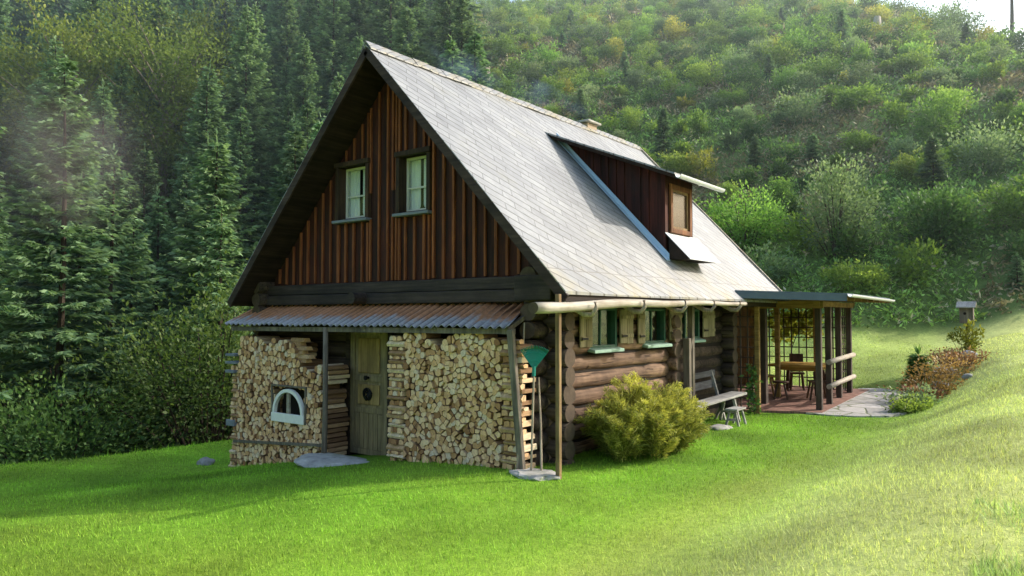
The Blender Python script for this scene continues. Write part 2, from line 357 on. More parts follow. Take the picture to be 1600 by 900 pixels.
# firewood
m, t = new_mat('firewood_end')
at = nd(t, 'ShaderNodeAttribute', attribute_name='tint'); v = coords(t, 'Object', (1, 1, 1), jitter=False)
n1 = noise(t, v, 24, 6, .7)
c = ramp(t, at.outputs['Fac'], [(0, (.36, .18, .09)), (.2, (.66, .38, .20)), (.5, (.92, .585, .34)), (.82, (1, .73, .49)), (1, (.78, .64, .54))])
c = mixc(t, .75, c, ramp(t, n1, [(.25, (.38, .34, .3)), (.7, (1.12, 1.1, 1.05))]), 'MULTIPLY')
finish(t, c, .85, n1, .008, .15); M['fw_end'] = m
m, t = new_mat('firewood_side')
at = nd(t, 'ShaderNodeAttribute', attribute_name='tint'); v = coords(t, 'Object', (20, 3, 20)); n1 = noise(t, v, 1.0, 6, .7)
c = ramp(t, at.outputs['Fac'], [(0, (.18, .10, .06)), (.5, (.50, .31, .18)), (.8, (.82, .59, .38)), (1, (.93, .76, .55))])
c = mixc(t, .8, c, ramp(t, n1, [(.3, (.4, .36, .32)), (.7, (1.1, 1.1, 1.05))]), 'MULTIPLY')
finish(t, c, .85, n1, .008, .15); M['fw_side'] = m
m, t = new_mat('window_glass')
o = t.nodes.new('ShaderNodeOutputMaterial'); g = t.nodes.new('ShaderNodeBsdfGlossy'); g.inputs['Roughness'].default_value = .02; tr = t.nodes.new('ShaderNodeBsdfTransparent'); mx = t.nodes.new('ShaderNodeMixShader'); fr = t.nodes.new('ShaderNodeLayerWeight')
tr.inputs[0].default_value = (.9, .93, .92, 1)
ln(t, mathn(t, 'MULTIPLY_ADD', mathn(t, 'POWER', fr.outputs['Facing'], 3.5), .8, .05), mx.inputs[0]); ln(t, tr.outputs[0], mx.inputs[1]); ln(t, g.outputs[0], mx.inputs[2]); ln(t, mx.outputs[0], o.inputs[0]); M['glass'] = m
# ================================================================== THE CABIN
EX, EZ, RX, RZ, Y0, Y1 = .76, 2.474, -3.27, 6.76, -.66, 9.04
SL = (RZ - EZ) / (EX - RX)
def rz(x): return EZ + (EX - x) * SL if x >= RX else EZ + (EX - (2 * RX - x)) * SL
W = -7.05                                    # left end of the gable wall
cabin = empty('log_cabin', (0, 0, 0), 'old log cabin with steep grey slate roof and dark boarded gable', 'cabin')
# --- log walls
ZC = [.0 + .268 * i + .06 for i in range(-4, 11)]
def logs(mb, axis, fixed, a0, a1, holes=(), zs=ZC, r=.142, sd=0, zmax=9):
    rr = random.Random(sd)
    for k, z in enumerate(zs):
        segs = [(a0, a1)]
        for h0, h1, z0, z1 in holes:
            if z0 - .12 < z < z1 + .1:
                nsg = []
                for s0, s1 in segs:
                    if h1 <= s0 or h0 >= s1: nsg.append((s0, s1)); continue
                    if h0 - s0 > .06: nsg.append((s0, h0))
                    if s1 - h1 > .06: nsg.append((h1, s1))
                segs = nsg
        for s0, s1 in segs:
            np_ = max(3, int((s1 - s0) / .3)); pts = []
            for i in range(np_ + 1):
                q = s0 + (s1 - s0) * i / np_; p = [0, 0, z + rr.uniform(-.006, .006)]; p[axis] = q; p[1 - axis] = fixed + rr.uniform(-.012, .012); pts.append(p)
            mb.tube(pts, [r * rr.uniform(.93, 1.03) for _ in pts], 14, 0, at=rr.random(), wob=.07, sd=sd + k * 7, capmi=1)
WIN = [(1.18, 2.06, 1.62, 2.3), (3.0, 3.92, 1.64, 2.3), (4.78, 5.5, 1.68, 2.3)]
mb = MB(); logs(mb, 1, -.13, .02, 4.02, WIN, sd=3); mb.build('log_wall', [M['log'], M['log_end']], cabin, smooth=True)
mb = MB(); logs(mb, 1, -.16, 4.02, 7.0, WIN, sd=5); tag(mb.build('log_wall', [M['log_shaded'], M['log_end']], cabin, smooth=True), 'darker shaded log wall beside the pergola')  # this stretch takes the darker logs, painting in the shade by the pergola
mb = MB(); logs(mb, 0, .13, W - .25, .30, [(-4.42, -3.3, -.6, 1.98)], [z + .13 for z in ZC if z < 2.5], sd=11); tag(mb.build('log_wall', [M['log_shaded'], M['log_end']], cabin, smooth=True), 'dark log wall under the gable')
mb = MB(); logs(mb, 0, 6.9, W - .25, .22, (), [z + .13 for z in ZC if z < 2.5], sd=13); mb.build('log_wall', [M['log_shaded'], M['log_end']], cabin, smooth=True)
mb = MB(); logs(mb, 1, W + .13, -.3, 7.1, (), ZC, sd=17); mb.build('log_wall', [M['log_shaded'], M['log_end']], cabin, smooth=True)
mb = MB(); logs(mb, 1, -.13, -.34, .0, (), ZC, .135, 23); mb.build('log_end', [M['log_shaded'], M['log_end']], cabin, smooth=True)
mb = MB(); logs(mb, 0, 4.12, -.1, .16, (), [z + .1 for z in ZC if z < 2.2], .13, 29); mb.build('log_end', [M['log'], M['log_end']], cabin, smooth=True)
mb = MB()
for a, b in ((.02, 1.18), (2.06, 3.0), (3.92, 4.78), (5.5, 7.0)): mb.box((-.2, a, -.9), (-.06, b, 2.7))
for (a, b, z0, z1) in WIN: mb.box((-.2, a, -.9), (-.06, b, z0)); mb.box((-.2, a, z1), (-.06, b, 2.7))
mb.box((W + .08, .07, -1.3), (-4.42, .2, 2.3)); mb.box((-3.3, .07, -1.), (-.06, .2, 2.3)); mb.box((-4.42, .07, 1.98), (-3.3, .2, 2.3))
mb.build('chinking', M['chink'], cabin)
mb = MB(); mb.box((W - .2, -.22, -1.6), (-4.5, .28, -.95)); mb.box((-3.2, -.2, -1.2), (.12, .26, -.1)); mb.box((-.2, .28, -.6), (.1, 7, -.08)); mb.build('foundation', M['slab'], cabin, bevel=.03)
mb = MB(); mb.box((W, .3, 2.28), (0, 6.8, 2.34)); mb.build('ceiling_board', M['interior'], cabin)
# --- long-wall windows
for i, (a, b, z0, z1) in enumerate(WIN):
    f = MB(); f.box((-.16, a, z0), (.0, a + .06, z1)); f.box((-.16, b - .06, z0), (.0, b, z1)); f.box((-.16, a + .06, z1 - .06), (0.0, b - .06, z1)); f.box((-.16, a + .06, z0), (0.0, b - .06, z0 + .05))
    f.box((-.1, (a + b) / 2 - .02, z0 + .05), (-.06, (a + b) / 2 + .02, z1 - .06)); fo = f.build('window', M['green'], cabin, bevel=.006)
    MB().box((-.085, a + .06, z0 + .05), (-.08, b - .06, z1 - .06)).build('pane', M['glass'], fo)
    MB().box((-.32, a + .0, z0), (-.19, b, z1)).build('backing', M['interior'], fo)
    s = MB(); s.prism([(-.1, z0 + .03), (.12, z0 - .02), (.12, z0 - .07), (-.02, z0 - .05)], 1, a - .04, b + .04); s.build('sill', M['green_sill'], fo, bevel=.008)
for (a, b, z0, z1, x) in ((.80, 1.17, 1.66, 2.26, .03), (2.08, 2.54, 1.68, 2.26, .03), (2.72, 2.98, 1.66, 2.26, .03), (3.94, 4.48, 1.70, 2.27, .05), (5.56, 6.18, 1.72, 2.26, .03)):
    s = MB(); k = 2; w = (b - a) / k
    for j in range(k): s.box((x, a + j * w + .004, z0 + random.uniform(-.01, .01)), (x + .028, a + (j + 1) * w - .004, z1))
    s.box((x + .029, a + .03, z0 + .1), (x + .05, b - .03, z0 + .16)); s.box((x + .029, a + .03, z1 - .16), (x + .05, b - .03, z1 - .1))
    so = s.build('shutter', M['shutter'], cabin, bevel=.005)
    h = MB(); h.box((x + .051, a + .02, z0 + .11), (x + .058, a + .2, z0 + .145)); h.build('hinge', M['iron'], so)
# --- door
d = MB(); d.box((-4.34, -.02, -.32), (-3.37, .05, 1.9))
d.box((-4.34, -.045, -.32), (-4.22, -.021, 1.9)); d.box((-3.49, -.045, -.32), (-3.37, -.021, 1.9))
for z in (-.32, .42, .98, 1.8): d.box((-4.22, -.043, z), (-3.49, -.021, z + .1))
for k in range(6): d.box((-4.215 + k * .121, -.036, -.215), (-4.215 + k * .121 + .108, -.021, .415))
do = d.build('door', M['door'], cabin, bevel=.006)
p = MB(); p.box((-4.13, -.05, .57), (-3.57, -.022, .93)); p.box((-4.13, -.05, 1.13), (-3.57, -.022, 1.75)); p.build('panel', M['door_panel'], do, bevel=.014)
p = MB()
pts = [(-3.85 + .09 * math.cos(a), -.07, .76 + .09 * math.sin(a)) for a in np.linspace(0, 2 * math.pi, 15)]
p.tube(pts, .027, 7, wob=.4, sd=3)
for k in range(5): p.tube([(-3.85, -.06, .76), (-3.85 + .08 * math.cos(k * 1.3), -.075, .76 + .1 * math.sin(k * 1.3))], .014, 5)
p.build('ornament', M['iron'], do)
p = MB(); p.tube([(-3.85, -.04, 1.05), (-3.85, -.10, 1.05)], .022, 10); p.tube([(-3.85, -.10, 1.05), (-3.85, -.125, 1.05)], .042, 12); p.build('knob', M['iron'], do)
f = MB(); f.box((-4.46, -.06, -.36), (-4.35, .12, 2.02)); f.box((-3.36, -.06, -.36), (-3.25, .12, 2.02)); f.box((-4.35, -.06, 1.91), (-3.36, .12, 2.02)); f.build('door_frame', M['log_shaded'], cabin, bevel=.01)
# --- gable: beams, boards, battens, windows
g = MB(); g.box((W - .12, -.13, 2.36), (.32, .12, 2.55)); g.box((W - .06, -.09, 2.556), (.1, .12, 2.75)); g.box((-.3, -.20, 2.30), (.12, -.131, 2.78)); g.box((-.34, -.39, 2.37), (.31, -.36, 2.74)); g.build('beam', M['beam'], cabin, bevel=.02)
mb = MB(); mb.tube([(-3.9, -.1, 2.46), (-3.9, -.42, 2.46)], .1, 12, wob=.04); mb.build('beam_end', M['beam'], cabin)
GW = [(-4.71, -3.91, 3.93, 4.90), (-3.10, -2.39, 3.93, 4.90)]
zu = lambda x: rz(x) - .20
cuts = sorted(set([round(x, 3) for x in np.arange(W + .1, -.2, .222)] + [w[i] for w in GW for i in (0, 1)] + [RX])); cuts = [c for i, c in enumerate(cuts) if i == 0 or c - cuts[i - 1] > .05 or c in [w[i] for w in GW for i in (0, 1)]]
bd = MB(); bt = MB(); rr = random.Random(4)
for a, b in zip(cuts[:-1], cuts[1:]):
    y = rr.uniform(0, .008)
    for z0, z1 in ([(2.73, 3.93), (4.90, 99)] if any(w[0] - .01 < (a + b) / 2 < w[1] for w in GW) else [(2.73, 99)]):
        za, zb = min(zu(a), z1), min(zu(b), z1)
        if min(za, zb) > z0: bd.prism([(a + .003, z0), (b - .003, z0), (b - .003, zb), (a + .003, za)], 1, -y, .06)
for i, c in enumerate(cuts[1:-1]):
    segs = [(2.765 + rr.uniform(-.01, .03), zu(c) - .03)]
    for w in GW:
        if w[0] - .04 < c < w[1] + .04:
            segs = [(2.765, 3.86), (4.99, zu(c) - .03)]
    if -3.91 < c < -3.1 and rr.random() < .5: segs = [(2.77, 3.9), (4.35, zu(c) - .03)]
    for z0, z1 in segs:
        if z1 - z0 > .1:
            w2 = rr.uniform(.017, .026); bt.box((c - w2, -.045 - rr.uniform(0, .006), z0), (c + w2, -.012, z1 + rr.uniform(-.05, 0)))
gw = bd.build('gable_boarding', M['dark_board'], cabin)
bt.build('batten', M['batten'], cabin)
for (a, b, z0, z1) in GW:
    f = MB(); f.box((a - .05, -.085, z0 - .02), (a + .03, .24, z1)); f.box((b - .03, -.085, z0 - .02), (b + .05, .24, z1)); f.box((a - .07, -.11, z1), (b + .07, .24, z1 + .09)); f.box((a + .03, .0, z0 - .02), (b - .03, .24, z0 + .02))
    fo = f.build('gable_window', M['win_dark'], cabin, bevel=.008)
    MB().box((a - .07, -.15, z0 - .07), (b + .07, -.001, z0 - .021)).build('sill', M['sill_blue'], fo, bevel=.008)
    s = MB(); s.box((a + .03, .105, z0 + .02), (a + .075, .14, z1)); s.box((b - .075, .105, z0 + .02), (b - .03, .14, z1)); s.box((a + .075, .105, z1 - .045), (b - .075, .14, z1)); s.box((a + .075, .105, z0 + .02), (b - .075, .14, z0 + .065))
    zm = (z0 + z1) / 2 - .05; s.box((a + .075, .108, zm - .014), (b - .075, .137, zm + .014)); s.build('sash', M['sash'], fo)
    MB().box((a + .075, .12, z0 + .065), (b - .075, .124, z1 - .045)).build('pane', M['glass'], fo)
    cu = MB(); k = 40; xs = np.linspace(a + .04, b - .04, k + 1); yy = [.165 + .016 * math.sin(i * 1.25) + .01 * math.sin(i * .53) for i in range(k + 1)]
    lift = lambda q: z0 + .03 + .2 * max(0, 1 - abs(q - (a + b) / 2) / .1)
    for i in range(k):
        if abs((xs[i] + xs[i + 1]) / 2 - (a + b) / 2) < .03: continue
        cu.add([(xs[i], yy[i], lift(xs[i])), (xs[i + 1], yy[i + 1], lift(xs[i + 1])), (xs[i + 1], yy[i + 1], z1), (xs[i], yy[i], z1)], [(0, 1, 2, 3)])
    cu.build('curtain', M['curtain'], fo)
    MB().box((a - .02, .245, z0), (b + .02, .26, z1)).build('backing', M['interior'], fo)
# --- roof
def slab(x0, x1, y0, y1, lift, th, nx=1, ny=1, sag=0.):
    m_ = MB(); vs = []
    for k in (0, -th):
        for i in range(nx + 1):
            for j in range(ny + 1):
                x = x0 + (x1 - x0) * i / nx; y = y0 + (y1 - y0) * j / ny
                s = sag * (vnoise(np.array([x * 1.3]), np.array([y]), 1.4, 2)[0] - .5) if k == 0 else 0
                vs.append((x, y, rz(x) + lift + k + s))
    q = lambda k, i, j: k * (nx + 1) * (ny + 1) + i * (ny + 1) + j
    fs = []
    for i in range(nx):
        for j in range(ny):
            fs += [(q(0, i, j), q(0, i + 1, j), q(0, i + 1, j + 1), q(0, i, j + 1)), (q(1, i, j), q(1, i, j + 1), q(1, i + 1, j + 1), q(1, i + 1, j))]
    for i in range(nx): fs += [(q(0, i, 0), q(1, i, 0), q(1, i + 1, 0), q(0, i + 1, 0)), (q(0, i, ny), q(0, i + 1, ny), q(1, i + 1, ny), q(1, i, ny))]
    for j in range(ny): fs += [(q(0, 0, j), q(0, 0, j + 1), q(1, 0, j + 1), q(1, 0, j)), (q(0, nx, j), q(1, nx, j), q(1, nx, j + 1), q(0, nx, j + 1))]
    m_.add(vs, fs); return m_
LS = math.hypot(1, SL)
r1 = slab(RX, EX, Y0 - .02, Y1, 0, .035, 34, 70, .05); r1.uv = lambda c: (c.y, (EX - c.x) * LS)
roof = r1.build('roof', M['slate'], cabin, smooth=False)
r2 = slab(2 * RX - EX, RX - .002, Y0 - .02, Y1, 0, .035, 12, 24, .04); r2.uv = lambda c: (c.y, (c.x - 2 * RX + EX) * LS); r2.build('roof_slope', M['slate'], roof)
sf = slab(RX, EX - .03, Y0 + .02, Y1 - .03, -.04, .12); sf2 = slab(2 * RX - EX + .03, RX - .002, Y0 + .02, Y1 - .03, -.04, .12)
for q in (sf, sf2): q.build('soffit', M['soffit'], roof)
vb = MB()
for s in (1, -1):
    xe, xr = (EX - .02, RX) if s == 1 else (2 * RX - EX + .02, RX)
    vb.beam((xe, Y0 - .002, rz(xe) - .12), (xr, Y0 - .002, rz(xr) - .12), .04, .14)
vb.build('verge_board', M['verge'], roof)
vb = MB(); vb.beam((EX - .02, Y1 + .02, rz(EX - .02) - .02), (RX, Y1 + .02, rz(RX) - .02), .05, .11); vb.build('verge_board', M['rail'], roof)
rc = MB(); rr = random.Random(9)
for k in range(26):
    y = Y0 + k * (Y1 - Y0) / 26; h = rr.uniform(-.008, .01)
    rc.prism([(RX - .13, RZ - .115 + h), (RX, RZ + .03 + h), (RX + .13, RZ - .115 + h), (RX + .13, RZ - .09 + h), (RX, RZ + .055 + h), (RX - .13, RZ - .09 + h)], 1, y - .02, y + (Y1 - Y0) / 26 - .003)
rc.uv = lambda c: (c.y * 1.7 + c.x, c.x * 2.1 + 3); rc.build('ridge_cap', M['slate'], roof)
ch = MB(); ch.box((-3.56, 6.35, 6.2), (-3.2, 6.8, 6.87)); cho = ch.build('chimney', M['brick'], cabin, bevel=.02)
MB().box((-3.64, 6.27, 6.875), (-3.12, 6.88, 6.93)).build('chimney_cap', M['slab'], cho, bevel=.015)
# --- dormer
DY0, DY1, DX = 3.95, 5.2, 0.0
dz = lambda x: 4.80 + (.35 - x) * .41
dm = MB(); xs = np.linspace(-2.5, DX, 15)
for a, b in zip(xs[:-1], xs[1:]):
    for y, dy in ((DY0, .05), (DY1 - .05, .05)):
        dm.prism([(a + .002, rz(a) - .1), (b - .002, rz(b) - .1), (b - .002, max(dz(b) - .06, rz(b) - .05)), (a + .002, max(dz(a) - .06, rz(a) - .05))], 1, y - random.uniform(0, .008), y + dy)
dm.box((DX - .05, DY0 + .05, 3.1), (DX, DY1 - .05, 3.74)); dm.box((DX - .05, DY0 + .05, 4.70), (DX, DY1 - .05, 4.86)); dm.box((DX - .05, DY0 + .051, 3.74), (DX, DY0 + .14, 4.70)); dm.box((DX - .05, DY1 - .14, 3.74), (DX, DY1 - .051, 4.70))
for a, b in zip(xs[1:-1], xs[2:]):
    if random.random() < .8: dm.box((a - .02, DY0 - .03, max(rz(a), 3.3)), (a + .02, DY0 - .009, dz(a) - .1)) if dz(a) - .1 > rz(a) + .1 else None
dmo = dm.build('dormer', M['dark_board'], cabin)
dr = MB(); xa, xb = -2.62, .36
for lo, hi, mi in ((-.035, .0, 0), (-.10, -.037, 1)):
    dr.prism([(xa + (.12 if mi else 0), dz(xa + (.12 if mi else 0)) + lo), (xb - (.03 if mi else 0), dz(xb - (.03 if mi else 0)) + lo), (xb - (.03 if mi else 0), dz(xb - (.03 if mi else 0)) + hi), (xa + (.12 if mi else 0), dz(xa + (.12 if mi else 0)) + hi)], 1, 3.58 + .03 * mi, 5.52 - .03 * mi, mi)
dr.uv = lambda c: (c.y, (EX - c.x) * 1.08 + 3); dr.build('dormer_roof', [M['slate'], M['soffit']], dmo)
gt = MB(); n_ = 9; prof = [(.42 + .065 * math.cos(a), dz(.36) - .04 + .065 * math.sin(a)) for a in np.linspace(math.pi, 2 * math.pi, n_)] + [(.42 + .055 * math.cos(a), dz(.36) - .035 + .055 * math.sin(a)) for a in np.linspace(2 * math.pi, math.pi, n_)]
gt.prism(prof, 1, 3.62, 5.74); gt.box((.40, 4.55, dz(.36) - .115), (.44, 4.62, dz(.36) - .02)); gt.build('gutter', M['white_metal'], dmo)
w = MB(); a, b = 4.1, 5.05
w.box((DX, a, 3.75), (DX + .05, a + .09, 4.70)); w.box((DX, b - .09, 3.75), (DX + .05, b, 4.70)); w.box((DX, a + .09, 4.61), (DX + .05, b - .09, 4.70)); w.box((DX, a + .09, 3.75), (DX + .05, b - .09, 3.84))
wo = w.build('dormer_window', M['brown_frame'], dmo, bevel=.008)
s = MB(); s.box((DX - .03, a + .09, 3.84), (DX + .01, a + .14, 4.61)); s.box((DX - .03, b - .14, 3.84), (DX + .01, b - .09, 4.61)); s.box((DX - .03, a + .14, 3.84), (DX + .01, b - .14, 3.89)); s.box((DX - .03, a + .14, 4.56), (DX + .01, b - .14, 4.61)); s.build('dormer_sash', M['tan_post'], dmo)
MB().box((DX - .02, a + .14, 3.89), (DX - .015, b - .14, 4.56)).build('dormer_pane', M['dark_pane'], dmo)
MB().box((DX - .14, a + .05, 3.8), (DX - .06, b - .05, 4.65)).build('dormer_backing', M['win_dark'], dmo)
aw = MB(); aw.prism([(.052, 3.66), (.44, 3.24), (.44, 3.215), (.052, 3.22)], 1, 3.97, 5.36); aw.build('awning_box', M['soffit'], dmo)
aw = MB(); aw.prism([(.0, 3.742), (.50, 3.225), (.50, 3.205), (.0, 3.722)], 1, 3.93, 5.4); aw.build('awning_sheet', M['white_metal'], dmo)
fl = MB(); fl.prism([(-2.46, rz(-2.46) + .012), (.10, rz(.10) + .012), (.10, rz(.10) + .15), (-2.46, rz(-2.46) + .12)], 1, 3.885, 3.9); fl.prism([(-2.46, rz(-2.46) + .03), (.12, rz(.12) + .03), (.12, rz(.12) + .045), (-2.46, rz(-2.46) + .045)], 1, 3.74, 3.885); fl.build('flashing', M['flash'], dmo)
# --- eave: log gutter with crooked hooks and a post
lg = MB(); ys = np.linspace(-1.46, 5.9, 26); zg = lambda y: np.interp(y, [-1.5, 1.4, 5.9], [2.25, 2.345, 2.40])
lg.tube([(.80 + .02 * math.sin(y * 1.3), y, zg(y) + .012 * math.sin(y * 2.1)) for y in ys], [.076 - .0016 * i for i in range(26)], 14, wob=.05, sd=8, capmi=1); lgo = lg.build('log_gutter', [M['pale_log'], M['log_end']], cabin, smooth=True)
for y in (-.2, 1.25, 2.75, 4.0, 5.3):
    h = MB(); z = zg(y); h.tube([(.3, y, z + .1), (.55, y + .02, z - .02), (.74, y + .03, z - .125), (.86, y + .03, z - .13), (.93, y + .02, z - .05), (.92, y + .02, z + .05)], [.04, .042, .04, .034, .03, .022], 8, wob=.12, sd=int(y * 10)); h.build('gutter_hook', M['stick'], lgo, smooth=True)
MB().beam((.72, -.80, gz(.72, -.8) - .1), (.72, -.80, 2.44), .062, .062, (1, 0, 0)).build('support_post', M['tan_post'], cabin, bevel=.006)
p = MB(); p.beam((.26, 4.3, -.2), (.26, 4.3, 1.72), .1, .13, (1, 0, 0)); p.beam((.26, 4.3, 1.2), (.26, 4.52, 1.72), .05, .05, (1, 0, 0)); p.beam((.2, 4.62, -.2), (.2, 4.62, 2.4), .11, .11, (1, 0, 0)); p.build('support_post', M['grey_post'], cabin, bevel=.01)
# --- lean-to roof over the woodpiles
cs = MB(); pitch = .158; x0, x1 = -7.25, -.13; nn = int((x1 - x0) / pitch * 8); rows = [(.01, 2.35), (-.24, 2.235), (-.5, 2.117), (-.78, 1.99)]
vs = []; rr = random.Random(3)
for lay in (0, -.008):
    for (y, z) in rows:
        for i in range(nn + 1):
            x = x0 + (x1 - x0) * i / nn; k = int((x - x0) / (pitch * 4)); j = .012 * math.sin(k * 7.1)
            vs.append((x - .18 * (y + .78) / .79 * sst(x, -1.5, x1) , y - (j if y < -.7 else 0), z + .021 * math.cos(2 * math.pi * (x - x0) / pitch) + .01 * math.sin(k * 3.7) + lay))
nr = len(rows); st_ = nn + 1; fs = []
for l in (0, 1):
    for r_ in range(nr - 1):
        for i in range(nn):
            q = l * nr * st_ + r_ * st_ + i; f = (q, q + 1, q + st_ + 1, q + st_); fs.append(f if l else f[::-1])
for i in range(nn): q = (nr - 1) * st_ + i; fs.append((q, q + 1, q + 1 + nr * st_, q + nr * st_))
cs.add(vs, fs); cs.build('porch_roof', M['sheet'], cabin)
pb = MB(); pb.beam((-7.1, -.68, 1.90), (-.12, -.68, 1.93), .09, .08); pb.beam((-7.1, -.68, 1.95), (-7.1, .0, 2.25), .07, .07)
for x in (-5.2, -3.2, -1.6, -.2): pb.beam((x, -.74, 1.945), (x, -.01, 2.27), .06, .06)
pb.build('porch_beam', M['grey_post'], cabin)
for x, xb, r_ in ((-4.19, -4.17, .045), (-7.16, -7.2, .04)):
    yp = -.74 if x > -5 else -.06; z = gz(xb, yp); MB().tube([(xb, yp - .02, z - .1), (xb + .012, yp - .01, z + .8), (x, yp + .01, 1.95 if x > -5 else 2.2)], [r_ * 1.1, r_, r_], 10, wob=.06, sd=4).build('porch_post', M['grey_post'], cabin, smooth=True)
MB().beam((.10, -.77, gz(.1, -.77) - .08), (-.12, -.75, 1.95), .10, .075, (0, 1, 0)).build('porch_post', M['grey_post'], cabin, bevel=.012)
# ================================================================== FIREWOOD
def clip(poly, n, d):
    out = []
    for i in range(len(poly)):
        a, b = poly[i], poly[(i + 1) % len(poly)]; da, db = a[0] * n[0] + a[1] * n[1] - d, b[0] * n[0] + b[1] * n[1] - d
        if da <= 0: out.append(a)
        if da * db < 0: t_ = da / (da - db); out.append((a[0] + (b[0] - a[0]) * t_, a[1] + (b[1] - a[1]) * t_))
    return out
def area(p): return abs(sum(p[i][0] * p[(i + 1) % len(p)][1] - p[(i + 1) % len(p)][0] * p[i][1] for i in range(len(p)))) / 2
def cells(x0, x1, zb, zt, s, rr, inset, jit=.45, hole=None):
    """split log ends packed tightly: zb, zt are functions of x"""
    pts = []; zlo = min(zb(x) for x in np.linspace(x0, x1, 30)); zhi = max(zt(x) for x in np.linspace(x0, x1, 60)); r_ = 0; z = zlo
    while z < zhi:
        x = x0 + (s * .5 if r_ % 2 else .1 * s)
        while x < x1:
            q = (x + rr.uniform(-jit, jit) * s, z + rr.uniform(-jit, jit) * s)
            if x0 + .02 < q[0] < x1 - .02 and zb(q[0]) + .02 < q[1] < zt(q[0]) - .03 and not (hole and hole[0] < q[0] < hole[1] and hole[2] < q[1] < hole[3]): pts.append(q)
            x += s
        z += s * .87; r_ += 1
    out = []
    for i, p in enumerate(pts):
        h = s * .68; ins = inset * rr.choice([.4, .8, 1, 1.5, 2.6]); poly = [(p[0] + h * math.cos(a), p[1] + h * math.sin(a)) for a in np.linspace(0, 2 * math.pi, 11)[:-1]]
        poly = clip(clip(poly, (1, 0), x1), (-1, 0), -x0)
        for j, q in enumerate(pts):
            dx, dz_ = q[0] - p[0], q[1] - p[1]
            if i != j and dx * dx + dz_ * dz_ < (2.1 * s) ** 2: L = math.hypot(dx, dz_); poly = clip(poly, (dx / L, dz_ / L), (p[0] * dx + p[1] * dz_ + q[0] * dx + q[1] * dz_) / 2 / L - ins)
        if len(poly) < 3 or area(poly) < (s * .3) ** 2: continue
        pp = []
        for a, b in zip(poly, poly[1:] + poly[:1]):           # corners slightly worn
            L = math.hypot(b[0] - a[0], b[1] - a[1])
            if L < .008: pp.append(a); continue
            k = min(.16, .008 / L); pp += [(a[0] + (b[0] - a[0]) * k, a[1] + (b[1] - a[1]) * k), (b[0] - (b[0] - a[0]) * k, b[1] - (b[1] - a[1]) * k)]
        out.append((p, pp, area(poly)))
    return out
rr = random.Random(21)
PF = -.66
zb_ = lambda x: gz(x, PF) - .05
pieces = []                                                   # (kind, geometry, area)
top_r = lambda x: 1.86 + .05 * math.sin(x * 5.1) + .03 * math.sin(x * 13)
for p, poly, a in cells(-2.32, -.36, zb_, top_r, .094, rr, .004): pieces.append(('end', poly, a))
# both flanks of the right-hand stack are crosswise cribs
def crib(xa, xb, z0, z1, out):
    z = z0; k = 0
    while z < z1 - .03:
        h = rr.uniform(.05, .10)
        if k % 2 == 0:
            nn = rr.choice([1, 1, 2]); ya = PF - rr.uniform(-.01, .04)
            out.append(('side', (xa + rr.uniform(-.03, .03), xb + rr.uniform(-.03, .03), ya, ya + .11, z, z + h - .006), h * (xb - xa)))
        else:
            x = xa + rr.uniform(0, .03)
            while x < xb - .04:
                w_ = min(rr.uniform(.07, .13), xb - x); c_ = rr.uniform(.2, .8); hh = h - .004
                poly = [(x + .004, z), (x + w_ - .004, z + rr.uniform(0, .01)), (x + w_ - .008, z + hh * rr.uniform(.6, 1)), (x + w_ * c_, z + hh), (x + .008, z + hh * rr.uniform(.5, 1))]
                out.append(('end', poly, h * w_)); x += w_
        z += h; k += 1
cribs = []
crib(-2.70, -2.34, -.24, 1.86, cribs); crib(-.345, .02, -.1, 1.84, cribs)
pieces += cribs
def piece(mb, kind, g, depth=.33, off=None):
    tnt = rr.random()
    if kind == 'end':
        off = rr.uniform(-.035, .03) if off is None else off
        mb.prism(g, 1, PF + off, PF + off + depth, 1, tnt, 0)
        mb.at[-1] = mb.at[-2] = tnt
    else:
        x0_, x1_, ya, yb, z0, z1 = g; s = rr.uniform(-.01, .01)
        mb.prism([(ya + .02, z0), (yb, z0), (yb, z1 - .01), (ya + .05, z1), (ya, z0 + (z1 - z0) * rr.uniform(.4, .7))], 0, x0_, x1_, 1, .35 + .65 * tnt, 0)
pieces.sort(key=lambda q: -q[2])
GRP = 'split firewood in the stack right of the door'
cnt = 0
rest = MB()
for kind, g, a in pieces:
    if cnt < 296:
        cnt += 1; mb = MB(); piece(mb, kind, g)
        o_ = tuple(np.mean([mb.v[i] for i in range(len(mb.v))], axis=0))
        o = mb.build('firewood_log', [M['fw_end'], M['fw_side']], None, o_)
        tag(o, 'split log with pale cut end facing out of the stack right of the door' if kind == 'end' else 'split log laid crosswise at the edge of the stack right of the door', 'firewood', GRP)
    else: piece(rest, kind, g)
# left-hand stack, with the arched window frame set into it
LX0, LX1 = -7.12, -4.34
prof = lambda x: np.interp(x, [-7.12, -6.2, -6.12, -5.85, -5.8, -5.25, -5.12, -5.0, -4.6, -4.34], [1.74, 1.73, 1.6, 1.62, 1.72, 1.70, 1.45, 1.24, 1.22, 1.27])
HOLE = (-5.79, -4.80, .19, .86)
rr = random.Random(5)
lp = []
for p, poly, a in cells(-6.95, LX1, zb_, prof, .102, rr, .0045, hole=HOLE): lp.append(('end', poly, a))
for kind, g, a in lp: piece(rest, kind, g, .52)
cr = []; crib(LX0 - .05, -6.96, -1.0, 1.2, cr)
for kind, g, a in cr: piece(rest, kind, g, .5)
rr = random.Random(6)
for z in np.arange(-.42, 1.2, .085):                          # the jamb of the doorway shows the logs lengthwise
    if rr.random() < .9: y = PF + rr.uniform(0, .05); rest.prism([(LX1 + .01, z), (LX1 + .10, z + .01), (LX1 + .095 + rr.uniform(-.03, .02), z + .07), (LX1 + .02, z + .078)], 1, y, y + rr.uniform(.4, .5), 1, rr.random(), 0)
